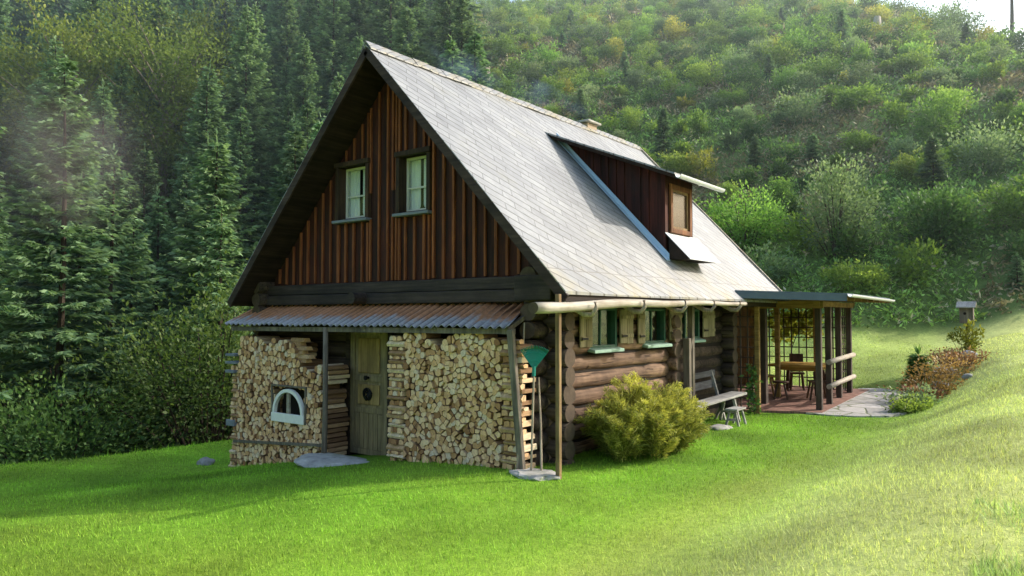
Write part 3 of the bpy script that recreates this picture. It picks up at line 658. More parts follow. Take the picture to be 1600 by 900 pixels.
for k, z in enumerate(np.arange(1.30, 1.72, .075)): rest.prism([(PF + .04, z), (PF + .2, z), (PF + .17, z + .066), (PF + .06, z + .07)], 0, -5.35 + .03 * rr.random(), -4.93 + .16 * (k % 2) + .05 * rr.random() - k * .04, 1, .3 + .5 * rr.random(), 0)
tag(rest.build('firewood_stack', [M['fw_end'], M['fw_side']]), 'big stack of split firewood left of the door around an arched frame', 'firewood', kind='stuff')
# dark heart of the stacks so no light leaks between the logs
for l_, bxs in (('dark sheet added behind the left firewood stack to block light', [((-6.9, -.2, -.9), (-5.1, -.16, 1.5)), ((-5.0999, -.2, -.9), (-4.42, -.16, 1.1))]), ('dark sheet added behind the right firewood stack to block light', [((-2.6, -.36, -.3), (-.05, -.32, 1.75))])):
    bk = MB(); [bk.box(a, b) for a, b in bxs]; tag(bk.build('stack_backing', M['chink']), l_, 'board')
# arched window frame
fx0, fx1, fz0, fz1 = -5.78, -4.82, .20, .84; cx_ = (fx0 + fx1) / 2
fr = empty('arched_window_frame', (cx_, PF, fz0), 'white arched window frame set into the firewood stack left of the door', 'window frame')
f = MB(); f.box((fx0, PF - .05, fz0), (fx1, PF, fz0 + .16)); f.build('sill_board', M['arch'], fr, bevel=.006)
f = MB(); ra, rb = .45, .39; an = np.linspace(0, math.pi, 25)
for a, b in zip(an[:-1], an[1:]):
    q = lambda r_, t_: (cx_ + r_ * math.cos(t_), fz0 + .161 + r_ * 1.0 * math.sin(t_))
    f.prism([q(ra, a), q(ra, b), q(rb, b), q(rb, a)], 1, PF - .045, PF + .02)
f.build('arch', M['arch'], fr)
MB().box((cx_ - .04, PF - .03, fz0 + .161), (cx_ + .04, PF + .01, fz0 + .55)).build('mullion', M['rail'], fr, bevel=.005)
f = MB(); f.box((fx0 - .04, PF - .03, fz0), (fx0 - .001, PF + .15, fz1)); f.box((fx1 + .001, PF - .03, fz0), (fx1 + .04, PF + .15, fz1)); f.box((fx0 - .04, PF - .03, fz1 + .001), (fx1 + .04, PF + .15, fz1 + .035)); f.build('casing', M['grey_post'], fr, bevel=.005)
MB().box((fx0, PF + .2, fz0), (fx1, PF + .24, fz1)).build('backing', M['chink'], fr)
tag(MB().beam((-7.0, PF - .045, -.30), (-4.22, PF - .045, -.10), .03, .05).build('plank', M['grey_post']), 'long grey plank lying across the lower part of the left firewood stack', 'plank')
for z, w_, d_, l_ in ((1.02, .30, .06, 'lowest grey stone slab of three jutting from the left edge of the firewood'), (1.20, .36, .05, 'middle grey stone slab of three jutting from the left edge of the firewood'), (1.35, .30, .05, 'topmost grey stone slab of three jutting from the left edge of the firewood')):
    tag(MB().box((-7.30, PF - .07, z), (-7.30 + w_, PF + .2, z + d_)).build('stone_slab', M['sill_blue'], None, (-7.1, PF, z), bevel=.01), l_, 'slab', 'stone slabs jutting from the firewood')
tag(MB().box((-7.26, PF - .06, -.02), (-6.98, PF + .15, .1)).build('stone_block', M['sill_blue'], None, (-7.1, PF, -.02), bevel=.012), 'small blue grey block low at the left edge of the firewood', 'block')
# ================================================================== PERGOLA AND TERRACE
TZ = lambda y: .045 + .028 * max(0, y - 8)
def sheet(name, outline, m_, lift, th=.12):
    mb = MB(); n_ = len(outline); vs = [(x, y, TZ(y) + lift) for x, y in outline] + [(x, y, TZ(y) + lift - th) for x, y in outline]
    mb.add(vs, [tuple(range(n_))] + [(i, (i + 1) % n_, n_ + (i + 1) % n_, n_ + i) for i in range(n_)]); return tag(mb.build(name, m_), kind='structure')
m, t = new_mat('terrace_brick')
bk_ = nd(t, 'ShaderNodeTexBrick'); v = coords(t, 'Object', (1, 1, 1), (0, 0, R(45))); ln(t, v, bk_.inputs['Vector'])
for k, x in (('Scale', 1), ('Mortar Size', .006), ('Brick Width', .21), ('Row Height', .105)): bk_.inputs[k].default_value = x
bk_.inputs['Color1'].default_value = (.24, .115, .085, 1); bk_.inputs['Color2'].default_value = (.33, .18, .135, 1); bk_.inputs['Mortar'].default_value = (.12, .09, .07, 1)
n1 = noise(t, v, 5, 6); finish(t, mixc(t, .7, bk_.outputs['Color'], ramp(t, n1, [(.3, (.6, .6, .6)), (.7, (1.15, 1.15, 1.15))]), 'MULTIPLY'), .85, n1, .006); M['paver'] = m
m, t = new_mat('flagstone')
v = coords(t, 'Object'); n0 = nd(t, 'ShaderNodeTexNoise'); n0.inputs['Scale'].default_value = 1.2; ln(t, v, n0.inputs[0])
va = nd(t, 'ShaderNodeVectorMath', operation='MULTIPLY_ADD'); ln(t, n0.outputs['Color'], va.inputs[0]); va.inputs[1].default_value = (.35, .35, 0); ln(t, v, va.inputs[2])
vo = nd(t, 'ShaderNodeTexVoronoi', feature='DISTANCE_TO_EDGE'); vo.inputs['Scale'].default_value = 1.55; ln(t, va.outputs[0], vo.inputs['Vector'])
vc = nd(t, 'ShaderNodeTexVoronoi'); vc.inputs['Scale'].default_value = 1.55; ln(t, va.outputs[0], vc.inputs['Vector'])
n1 = noise(t, v, 7, 7, .7)
c = mixc(t, ramp(t, vc.outputs['Color'], [(0, (0, 0, 0)), (1, (1, 1, 1))]), (.36, .345, .33), (.55, .52, .50)); c = mixc(t, .7, c, ramp(t, n1, [(.3, (.55, .55, .55)), (.7, (1.1, 1.1, 1.1))]), 'MULTIPLY')
e = ramp(t, vo.outputs['Distance'], [(.0, (0, 0, 0)), (.05, (1, 1, 1))]); c = mixc(t, e, (.10, .13, .05), c)
finish(t, c, .85, mathn(t, 'ADD', e, mathn(t, 'MULTIPLY', n1, .5)), .02); M['flag'] = m
sheet('brick_terrace', [(-3.5, 7.05), (-.4, 7.0), (.62, 7.5), (1.75, 7.9), (1.72, 12.6), (-3.5, 12.6)], M['paver'], .012)
rr = random.Random(2)
ol = [(1.45, 7.75), (2.0, 7.7), (2.5, 7.85), (3.0, 8.25), (3.25, 8.9), (3.05, 9.7), (2.95, 10.6), (2.75, 11.6), (2.55, 12.7), (1.9, 13.1), (1.4, 12.9)]
sheet('stone_terrace', ol, M['flag'], .0)
perg = empty('pergola', (.6, 9.5, 0), 'open timber pergola with flat blue edged roof beside the cabin', 'pergola')
POST = [(1.60, 8.27), (1.54, 9.33), (1.46, 10.56), (1.44, 11.67)]
for x, y in POST: MB().beam((x, y, TZ(y) - .02), (x, y, 2.36), .125, .125, (0, 1, 0)).build('post', M['perg_post'], perg, bevel=.01)
for x, y, w_ in ((.60, 7.2, .10), (.06, 7.15, .10), (.25, 8.6, .17), (.17, 9.9, .11), (-1.2, 12.05, .12), (.52, 12.05, .12)): MB().beam((x, y, TZ(y) - .03), (x, y, 2.42), w_, w_, (0, 1, 0)).build('post', M['perg_tan'] if w_ < .13 else M['perg_post'], perg, bevel=.01)
rf = MB(); ty = lambda x: 2.70 - .035 * x
co = [(.60, 5.9), (2.46, 7.2), (2.14, 13.2), (-2.2, 13.2), (-2.2, 9.12), (.60, 9.12)]
rf.add([(x, y, ty(x) + dz_) for dz_ in (.0, -.035) for x, y in co], [tuple(range(6)), tuple(range(11, 5, -1))] + [(i, (i + 1) % 6, 6 + (i + 1) % 6, 6 + i) for i in range(6)])
ro = rf.build('roof', M['fascia'], perg)
fb = MB(); fb.beam((.61, 5.91, ty(.6) - .10), (2.45, 7.21, ty(2.45) - .10), .03, .125); fb.build('fascia', M['fascia'], ro)
gt = MB(); pf = [(-.055 * math.cos(a) , .055 * -math.sin(a)) for a in np.linspace(0, math.pi, 9)] + [(.045 * math.cos(a), -.045 * math.sin(a) + .004) for a in np.linspace(0, math.pi, 9)]
p0, p1 = V(2.53, 7.15, ty(2.4) - .03), V(2.21, 13.25, ty(2.2) - .05)
vs = [tuple(p + V(a, 0, b)) for p in (p0, p1) for a, b in pf]; k = len(pf)
gt.add(vs, [(i, (i + 1) % k, k + (i + 1) % k, k + i) for i in range(k)] + [tuple(range(k))[::-1], tuple(range(k, 2 * k))]); gt.build('gutter', M['white_metal'], ro)
rf_ = MB()
for i in range(9): y = 7.7 + i * .65; rf_.beam((.55 if y < 9.1 else -2.1, y, ty(.55 if y < 9.1 else -2.1) - .085), (2.2, y, ty(2.2) - .085), .07, .09)
rf_.build('rafter', M['perg_tan'], ro)
b = MB(); b.beam((.0, 8.13, 2.40), (1.75, 8.13, 2.40), .05, .17); b.beam((1.62, 8.05, 2.42), (1.45, 11.9, 2.42), .12, .12); b.beam((.55, 7.1, 2.45), (.5, 12.1, 2.45), .1, .1); b.beam((-1.3, 12.05, 2.45), (1.5, 12.05, 2.45), .1, .1); b.build('beam', M['perg_tan'], perg)
def trellis(x0, x1, y0, y1, z0, z1, step, name='trellis'):
    mb = MB(); L = math.hypot(x1 - x0, y1 - y0); k = max(2, round(L / step))
    for i in range(k + 1):
        f = i / k; x, y = x0 + (x1 - x0) * f, y0 + (y1 - y0) * f; mb.beam((x, y, z0), (x, y, z1), .028, .028, (0, 1, 0))
    nz_ = round((z1 - z0) / (step * 1.35))
    for i in range(nz_ + 1): z = z0 + (z1 - z0) * i / nz_; mb.beam((x0, y0 - .029, z), (x1, y1 - .029, z), .028, .028)
    return mb.build(name, M['perg_post'], perg)
trellis(.06, .55, 7.2, 7.2, .12, 2.35, .16); trellis(-1.15, .47, 12.05, 12.05, .2, 2.38, .2); trellis(.57, 1.4, 12.05, 11.8, .2, 2.38, .2); trellis(1.36, 1.36, 10.7, 11.6, .25, 2.36, .18)
bw = MB()
for i in range(14): bw.box((-3.5 + i * .165, 12.2, .1), (-3.5 + i * .165 + .16, 12.23 + .01 * (i % 2), 2.4))
bw.build('board_wall', M['perg_wall'], perg)
bw = MB()
for i in range(16): bw.box((-2.6 + .01 * (i % 2), 7.2 + i * .3, .05), (-2.57 + .01 * (i % 2), 7.2 + i * .3 + .295, 2.4))
bw.build('board_wall', M['perg_wall'], perg)
for z in (.52, 1.08):
    MB().tube([(1.62, 9.0, z), (1.56, 10.4, z + .03), (1.53, 11.75, z + .06)], .062, 8, wob=.05, sd=int(z * 9)).build('rail', M['rail'], perg, smooth=True)
# --- furniture under the pergola
tb = empty('wooden_table', (.45, 10.9, TZ(10.9) + .012), 'honey coloured wooden table under the pergola', 'table'); x, y, z = tb.location
MB().box((x - .62, y - .7, z + .72), (x + .62, y + .6, z + .78)).build('tabletop', M['table'], tb, bevel=.008)
MB().box((x - .5, y - .5, z + .62), (x + .5, y + .43, z + .719)).build('apron', M['table'], tb, bevel=.004)
for sx in (-1, 1):
    for sy in (-1, 1): MB().beam((x + sx * .50, y + sy * .42, z), (x + sx * .44, y + sy * .37, z + .60), .08, .08, (0, 1, 0)).build('leg', M['dark_furn'], tb, bevel=.006)
def stool(name, x, y, rot, m_, label, sz=.2, h=.45):
    z = TZ(y) + .012; s = empty(name, (x, y, z), label, 'stool'); 
    mb = MB(); mb.tube([(x, y, z + h - .045), (x, y, z + h)], sz, 16); mb.build('seat', m_, s, bevel=.008)
    for k in range(4):
        a = rot + k * math.pi / 2 + .785; MB().tube([(x + math.cos(a) * sz * 1.15, y + math.sin(a) * sz * 1.15, z), (x + math.cos(a) * sz * .55, y + math.sin(a) * sz * .55, z + h - .046)], [.022, .027], 8).build('leg', m_, s)
    return s
stool('wooden_stool', .35, 9.55, .3, M['dark_furn'], 'dark round wooden stool in front of the pergola table', .19)
st = stool('wooden_stool', -.15, 10.1, .1, M['table'], 'honey coloured wooden stool left of the pergola table', .23, .52)
def chair(x, y, rot, label):
    z = TZ(y) + .012; o = empty('wooden_chair', (x, y, z), label, 'chair'); c_, s_ = math.cos(rot), math.sin(rot)
    P_ = lambda a, b, h: (x + a * c_ - b * s_, y + a * s_ + b * c_, z + h)
    MB().beam(P_(-.2, 0, .44), P_(.2, 0, .44), .38, .04).build('seat', M['dark_furn'], o, bevel=.008)
    MB().beam(P_(.19, 0, .47), P_(.30, 0, .95), .36, .03, (c_, s_, .2)).build('backrest', M['dark_furn'], o, bevel=.01)
    for a in (-1, 1):
        for b_ in (-1, 1): MB().beam(P_(a * .22, b_ * .17, 0), P_(a * .15, b_ * .13, .42), .045, .045, (0, 1, 0)).build('leg', M['dark_furn'], o)
chair(1.12, 9.95, .5, 'dark wooden chair right of the pergola table with its back to the rail')
chair(.10, 12.0 - .3, 1.9, 'dark wooden chair behind the pergola table')
# --- benches along the log wall
bn = empty('long_bench', (.55, 4.9, gz(.55, 4.9)), 'long pale grey plank bench in front of the dark log wall', 'bench')
zb0 = .47
MB().beam((.52, 3.3, zb0), (.50, 6.35, zb0 + .06), .34, .05).build('seat', M['bench_grey'], bn, bevel=.008)
for y in (3.8, 5.75):
    for sx in (-1, 1): MB().beam((.51 + sx * .2, y + .03, gz(.5, y)), (.51 + sx * .09, y, zb0 + .0 + (y - 3.3) * .02 - .03), .05, .05, (0, 1, 0)).build('leg', M['bench_grey'], bn)
    MB().beam((.51 - .15, y + .02, .2), (.51 + .15, y + .02, .2), .03, .05).build('stretcher', M['bench_grey'], bn)
b2 = empty('backrest_bench', (.2, 5.2, gz(.2, 5.2)), 'dark weathered bench with a backrest against the log wall', 'bench')
MB().beam((.30, 4.5, .44), (.30, 6.0, .46), .3, .04).build('seat', M['bench_dark'], b2, bevel=.006)
bb = MB(); bb.beam((.12, 4.5, .72), (.12, 6.0, .75), .03, .16); bb.beam((.1, 4.5, .93), (.1, 6.0, .96), .03, .12); bb.build('backrest', M['bench_dark'], b2, bevel=.006)
for y in (4.65, 5.85): MB().beam((.38, y, gz(.3, y)), (.08, y, 1.02), .05, .05, (0, 1, 0)).build('leg', M['bench_grey'], b2); MB().beam((.17, y, gz(.2, y)), (.36, y, .42), .05, .05, (0, 1, 0)).build('leg', M['bench_grey'], b2)
fs_ = empty('foot_stool', (.80, 5.35, gz(.8, 5.35)), 'small weathered stepped stool standing in front of the long bench', 'stool'); x, y, z = fs_.location
MB().box((x - .12, y - .25, z + .30), (x + .12, y + .25, z + .335)).build('seat', M['bench_grey'], fs_, bevel=.005)
for s in (-1, 1): MB().beam((x - .13, y + s * .19, z - .02), (x - .05, y + s * .17, z + .30), .04, .04, (0, 1, 0)).build('leg', M['bench_grey'], fs_); MB().beam((x + .13, y + s * .19, z - .02), (x + .05, y + s * .17, z + .30), .04, .04, (0, 1, 0)).build('leg', M['bench_grey'], fs_)
MB().beam((x - .1, y - .19, z + .12), (x + .1, y - .19, z + .12), .03, .04).build('stretcher', M['bench_grey'], fs_)
# --- rake and poles leaning on the corner
rk = empty('leaf_rake', (.27, -.80, gz(.27, -.8)), 'teal plastic leaf rake leaning head up against the cabin corner', 'rake')
hx, hz = V(.27, -.80, gz(.27, -.8)), V(.19, -.62, 1.40)
MB().tube([hx, hx * .5 + hz * .5, hz], .015, 8).build('handle', M['stick'], rk)
hd = MB(); ax_ = unit((hz - hx)[None])[0]; rt = V(.81, .58, 0); rt = unit((rt - ax_ * (rt @ ax_))[None])[0]; nf = np.cross(rt, ax_)
hd.tube([hz - ax_ * .09, hz + ax_ * .05], .026, 8)
for k in range(19):
    a = (k - 9) / 9 * .62; d_ = ax_ * math.cos(a) + rt * math.sin(a); pa = hz + d_ * .03; pb_ = hz + d_ * .29; pc = hz + d_ * .33 + nf * .05
    hd.tube([pa, pb_, pc], [.006, .009, .006], 5)
for r_ in (.13, .24): hd.tube([hz + (ax_ * math.cos(a) + rt * math.sin(a)) * r_ for a in np.linspace(-.62, .62, 13)], .011, 6)
web = [hz + ax_ * .02] + [hz + (ax_ * math.cos(a) + rt * math.sin(a)) * .135 for a in np.linspace(-.62, .62, 13)]
hd.add(web, [(0, i, i + 1) for i in range(1, 13)]); hd.build('rake_head', M['teal'], rk)
for (a, b, l) in (((.06, -.84, 0), (-.10, -.45, 2.05), 'tall thin wooden pole leaning behind the rake, nearest the firewood post'), ((.40, -.74, 0), (.13, -.42, 1.28), 'short thin wooden pole leaning beside the rake, nearest the yellow corner post')):
    a = (a[0], a[1], gz(a[0], a[1]) - .01); mb = MB(); mb.tube([a, tuple(V(*a) * .5 + V(*b) * .5 + V(.012, 0, 0)), b], [.016, .015, .012], 7, wob=.1, sd=3)
    tag(mb.build('wooden_pole', M['stick'], None, a), l, 'pole', 'poles leaning at the cabin corner')
def blob(name, loc, size, m_, label, cat, group=None, sd=0, sub=3, flat=False):
    import bmesh
    bm = bmesh.new(); bmesh.ops.create_icosphere(bm, subdivisions=sub, radius=1); r_ = np.random.default_rng(sd); ph = r_.random((5, 4)) * 6; fr_ = r_.normal(size=(5, 3)) * 1.6
    for v_ in bm.verts:
        p = np.array(v_.co); w_ = 1 + sum(.09 * math.sin(p @ fr_[i] * (1 + i * .6) + ph[i, 0]) for i in range(5)); q = p * w_
        if flat: q[2] = max(-.6, min(.62 + .05 * math.sin(p[0] * 4 + ph[0, 1]), q[2]))
        v_.co = Vector(q * V(*size))
    me_ = bpy.data.meshes.new(name); bm.to_mesh(me_); bm.free(); me_.polygons.foreach_set('use_smooth', [not flat] * len(me_.polygons))
    return tag(link(name, me_, m_, None, loc), label, cat, group)
blob('stone_slab', (-3.62, -.92, gz(-3.62, -.95) + .02), (.78, .46, .10), M['slab'], 'broad flat grey doorstep slab in front of the wooden door', 'slab', sd=4, flat=True)
blob('stone_slab', (.36, -.86, gz(.36, -.86) + .015), (.32, .23, .07), M['slab'], 'small flat grey slab under the rake at the cabin corner', 'slab', sd=7, flat=True)
blob('field_stone', (-7.9, -.75, gz(-7.9, -.75) + .02), (.20, .15, .10), M['rock'], 'small grey stone in the grass left of the firewood stack', 'stone', sd=9)
blob('field_stone', (.72, 4.75, gz(.72, 4.75) + .0), (.18, .3, .06), M['slab'], 'small flat stone in the grass before the long bench', 'stone', sd=12)
# --- bird house on a pole
bx, by = 3.63, 16.0; bz = gz(bx, by)
bh = empty('bird_house', (bx, by, bz), 'grey wooden bird house with pale pitched roof on a thin pole', 'bird house')
MB().tube([(bx, by, bz - .1), (bx, by, bz + .95)], .03, 8).build('pole', M['dark_furn'], bh)
b = MB(); b.box((bx - .17, by - .15, bz + .92), (bx + .17, by + .15, bz + 1.36)); b.build('box', M['grey_post'], bh, bevel=.006)
b = MB(); b.tube([(bx - .03, by - .151, bz + 1.2), (bx - .03, by - .158, bz + 1.2)], .04, 12); b.build('entrance_hole', M['chink'], bh)
b = MB(); b.prism([(by - .25, bz + 1.36), (by, bz + 1.52), (by + .25, bz + 1.36), (by + .25, bz + 1.39), (by, bz + 1.55), (by - .25, bz + 1.39)], 0, bx - .24, bx + .24); b.build('roof', M['bench_grey'], bh)
# ================================================================== VEGETATION
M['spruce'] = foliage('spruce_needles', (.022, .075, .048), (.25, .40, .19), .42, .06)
M['leaf_green'] = foliage('leaf_green', (.10, .20, .035), (.40, .58, .13), .52, .10)
M['leaf_dark'] = foliage('leaf_dark', (.04, .10, .035), (.19, .33, .09), .42, .08)
M['leaf_yellow'] = foliage('leaf_yellow', (.16, .19, .03), (.62, .62, .12), .5, .08)
M['leaf_grey'] = foliage('leaf_grey_green', (.09, .16, .08), (.36, .48, .24), .45, .06)
M['olive'] = foliage('leaf_olive', (.05, .09, .02), (.29, .36, .07), .45, .06)
M['hazel'] = foliage('hazel_leaf', (.030, .070, .026), (.12, .205, .045), .42, .1)
M['fern'] = foliage('fern_fronds', (.12, .15, .03), (.62, .60, .14), .4, 0)
def join_leaf(name, V_, tint, m_, parent=None, origin=(0, 0, 0)):
    return link(name, raw_mesh(name, V_, 4, tint), m_, parent, origin)
def spruce_mesh(H, Rb, seed, z_lo=.05, dens=1., tw=.125):
    r_ = np.random.default_rng(seed); P_, D_, L_, W_, T_ = [], [], [], [], []
    z = H * z_lo
    while z < H * .985:
        rel = z / H; Lb = Rb * (1 - rel) ** .82 * (1 if rel > .12 else .75)
        for k in range(int(r_.integers(6, 10))):
            az = r_.uniform(0, 2 * math.pi); L = Lb * r_.uniform(.6, 1.12) + .06; up = -.42 + .95 * rel + r_.uniform(-.12, .12)
            n_ = max(2, int(L / (.095 / dens))); t_ = (np.arange(n_) + r_.random(n_)) / n_; t_ = .12 + .88 * t_
            hd = V(math.cos(az), math.sin(az), 0); sd_ = V(-math.sin(az), math.cos(az), 0)
            rad = L * t_; zz = z + L * (up * t_ - .28 * t_ ** 2 + .30 * t_ ** 3) 
            base = hd * rad[:, None] + V(0, 0, 1) * zz[:, None]
            for sgn in (-1, 1, 0):
                d = hd * (.75 if sgn else 1) + sd_ * sgn * r_.uniform(.5, 1.0, (n_, 1)) + V(0, 0, 1) * r_.uniform(-.55, .02, (n_, 1)) + r_.normal(size=(n_, 3)) * .13
                ll = (.16 + .30 * L * (1 - t_ * .75) * .5) * r_.uniform(.6, 1.2, n_) + .08
                P_.append(base); D_.append(d); L_.append(np.minimum(ll, .46)); W_.append(np.full(n_, tw) * r_.uniform(.6, 1.2, n_)); T_.append(np.clip(.12 + .62 * t_ ** 1.6 + .25 * rel + r_.normal(size=n_) * .13, 0, 1))  # tint lightens towards the branch tips, painting them as sunlit
        z += (.42 * (1 - rel) + .20) * r_.uniform(.8, 1.2) / dens * (H / 18) ** .4
    tip = np.linspace(.93 * H, H, 10); P_.append(np.stack([0 * tip, 0 * tip, tip], 1)); D_.append(V(0, 0, 1) + r_.normal(size=(10, 3)) * .35); L_.append(np.full(10, .3)); W_.append(np.full(10, .07)); T_.append(np.full(10, .9))
    P_, D_, L_, W_, T_ = map(np.concatenate, (P_, D_, L_, W_, T_))
    roll = unit(V(0, 0, 1) + r_.normal(size=P_.shape) * .55)
    return diamonds(P_, D_, L_, W_, roll), T_
def trunk_mb(H, r0, seed, lean=.02, top=.97):
    rr_ = random.Random(seed); mb = MB(); zs = np.linspace(-.4, H * top, 9)
    mb.tube([(math.sin(i * .9 + seed) * lean * i * .3, math.cos(i * .7 + seed) * lean * i * .3, z) for i, z in enumerate(zs)], [r0 * (1.15 - i / 8 * 1.08) + .012 for i in range(9)], 8, wob=.08, sd=seed); return mb
def bush_mesh(H, Wd, seed, nstem=14, leaf=.20, per=170, droop=0., lo=.15):
    """several leaning stems, each carrying clumps of leaves, so the outline breaks up"""
    r_ = np.random.default_rng(seed); P_, D_, T_ = [], [], []; stems = []
    for s in range(nstem):
        az = r_.uniform(0, 2 * math.pi); sp_ = Wd * .5 * math.sqrt(r_.uniform(.02, 1)); hh = H * r_.uniform(.55, 1.0) * (1 - .35 * (sp_ / (Wd * .5)) ** 2)
        tip = V(math.cos(az) * sp_, math.sin(az) * sp_, hh); b0 = tip * V(.18, .18, 0); stems.append((b0, tip))
        n_ = per; t_ = lo + (1 - lo) * r_.beta(1.7, 1.0, n_); ctr = b0 + (tip - b0) * t_[:, None]; ctr[:, 2] += .0
        k = max(3, int(n_ / 22)); cl = ctr[r_.integers(0, n_, k)] + r_.normal(size=(k, 3)) * V(.24, .24, .17) * Wd * .42
        own = r_.integers(0, k, n_); p = cl[own] + r_.normal(size=(n_, 3)) * V(1, 1, .75) * Wd * .075
        p[:, 2] = np.maximum(p[:, 2], .05)
        out = unit(p - V(0, 0, H * .35)); d = out + V(0, 0, .35 - droop) + r_.normal(size=(n_, 3)) * .6
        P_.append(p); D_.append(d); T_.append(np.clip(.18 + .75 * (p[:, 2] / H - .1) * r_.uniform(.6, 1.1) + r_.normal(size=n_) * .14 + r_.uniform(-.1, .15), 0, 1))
    P_, D_, T_ = map(np.concatenate, (P_, D_, T_)); n_ = len(P_)
    return diamonds(P_, D_, leaf * r_.uniform(.6, 1.25, n_), leaf * .55 * r_.uniform(.7, 1.2, n_), unit(V(0, 0, 1) + r_.normal(size=(n_, 3)) * .9)), T_, stems
def tree_mesh(H, Wd, seed, z0=.25, n_limb=34, leaf=.25, per=400):
    r_ = np.random.default_rng(seed); P_, D_, T_ = [], [], []; limbs = []
    for s in range(n_limb):
        f = r_.uniform(z0, .95); az = r_.uniform(0, 2 * math.pi); wr = Wd * .5 * math.sqrt(max(.05, 1 - ((f - .55) / .5) ** 2)) * r_.uniform(.45, 1.05)
        st_ = V(0, 0, H * (f * .75)); tip = V(math.cos(az) * wr, math.sin(az) * wr, H * min(1, f + r_.uniform(-.02, .1))); limbs.append((st_, tip))
        k = 7; t_ = r_.uniform(.35, 1.05, k); cl = st_ + (tip - st_) * t_[:, None] + r_.normal(size=(k, 3)) * Wd * .05
        own = r_.integers(0, k, per); p = cl[own] + r_.normal(size=(per, 3)) * V(1, 1, .5) * Wd * .062
        P_.append(p); D_.append(unit(p - V(0, 0, H * .5)) + r_.normal(size=(per, 3)) * .7 + V(0, 0, -.15)); T_.append(np.clip(.35 + .5 * (p[:, 2] / H - .4) + r_.normal(size=per) * .16 + r_.uniform(-.15, .15), 0, 1))
    P_, D_, T_ = map(np.concatenate, (P_, D_, T_)); n_ = len(P_)
    return diamonds(P_, D_, leaf * r_.uniform(.6, 1.25, n_), leaf * .6 * r_.uniform(.7, 1.2, n_), unit(V(0, 0, 1) + r_.normal(size=(n_, 3)) * .8)), T_, limbs
# ---- prototypes: an Empty with a crown and a trunk
def proto(kind, seed):
    if kind == 'spruce':
        H, Rb = [(14, 3.3), (15.5, 3.6), (13, 3.1), (16.5, 3.5), (11.5, 2.8)][seed % 5]
        V_, T_ = spruce_mesh(H, Rb, 100 + seed); return (V_, T_), trunk_mb(H, .15, seed), M['spruce'], M['bark']
    if kind == 'young_spruce':
        H, Rb = [(3.2, 1.05), (2.6, 1.0), (4.2, 1.3)][seed % 3]
        V_, T_ = spruce_mesh(H, Rb, 200 + seed, .03, 1.5, .085); return (V_, T_), trunk_mb(H, .05, seed, 0), M['spruce'], M['bark']
    if kind == 'broadleaf':
        H, Wd = [(13, 8.5), (15, 9), (11, 8)][seed % 3]
        V_, T_, lb = tree_mesh(H, Wd, 300 + seed); mb = trunk_mb(H, .2, seed, .1, .8)
        for a, b_ in lb: mb.tube([a, a * .5 + b_ * .5 + V(0, 0, .2), b_], [.07, .045, .015], 5)
        return (V_, T_), mb, None, M['pale_bark']
# all placement is in metres on the terrain, thinned by a minimum spacing
def heading(x, y): return math.degrees(math.atan2(-(x - CAM[0]), y - CAM[1]))
def place(n_try, h0, h1, r0, r1, space, ok, sd):
    r_ = random.Random(sd); out = []
    for _ in range(n_try):
        h, d = R(r_.uniform(h0, h1)), math.sqrt(r_.uniform(r0 * r0, r1 * r1)); x, y = CAM[0] - math.sin(h) * d, CAM[1] + math.cos(h) * d
        s = space(d)
        if ok(x, y, d, math.degrees(h)) and all((x - a) ** 2 + (y - b_) ** 2 > s * s for a, b_, _ in out): out.append((x, y, d))
    return out
def stand(roots_, x, y, sc, rot, label, group, cat='tree', name=None):
    root, kids = roots_
    r_ = root.copy(); C.objects.link(r_); r_.location = (x, y, gz(x, y) - .1); r_.rotation_euler = (0, 0, rot); r_.scale = (sc, sc, sc * random.uniform(.92, 1.1)); r_['label'] = label; r_['group'] = group; r_['category'] = cat
    for k_ in kids: c_ = k_.copy(); C.objects.link(c_); c_.parent = r_
    return r_
def make_protos(kind, n_, name, mat=None):
    out = []
    for s in range(n_):
        (V_, T_), mb, ml, mt = proto(kind, s); root = bpy.data.objects.new(name, None)
        me_ = raw_mesh('crown', V_, 4, T_); me_.materials.append(ml or mat); k1 = bpy.data.objects.new('crown', me_)
        tr = mb.build('trunk', mt); C.objects.unlink(tr); out.append((root, [k1, tr]))
    return out
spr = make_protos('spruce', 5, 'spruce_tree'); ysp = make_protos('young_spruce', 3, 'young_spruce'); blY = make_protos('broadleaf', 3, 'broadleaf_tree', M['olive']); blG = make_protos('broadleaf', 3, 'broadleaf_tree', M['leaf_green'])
def bare(x, y):   # nothing grows on the lawn, in the house or on the terrace
    return float(lawn_mask(np.array([x]), np.array([y]))[0]) < .3 and not (-9.5 < x < 3.5 and -3 < y < 15)
rr = random.Random(31)
OLV = ((-46, 18, 1.2, 1), (-51, 13.5, 1.2, 0), (-53, 24, 1.25, 2))
GS = 'spruces of the dark forest left of and behind the cabin'
okf = lambda x, y, d, h: bare(x, y) and (x < -13.5 or basin(x, y) > 5) and (h > 40.5 + (d - 60) * .03)
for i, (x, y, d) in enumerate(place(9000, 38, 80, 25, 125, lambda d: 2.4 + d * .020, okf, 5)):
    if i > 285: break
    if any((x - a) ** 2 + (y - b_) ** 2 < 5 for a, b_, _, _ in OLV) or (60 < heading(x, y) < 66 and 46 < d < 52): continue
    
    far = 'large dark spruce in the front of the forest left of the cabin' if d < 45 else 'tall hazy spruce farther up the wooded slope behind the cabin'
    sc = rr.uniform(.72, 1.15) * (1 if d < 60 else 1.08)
    stand(spr[i % 5], x, y, sc, rr.uniform(0, 6.28), far, GS if d < 45 else 'spruces farther up the wooded slope')
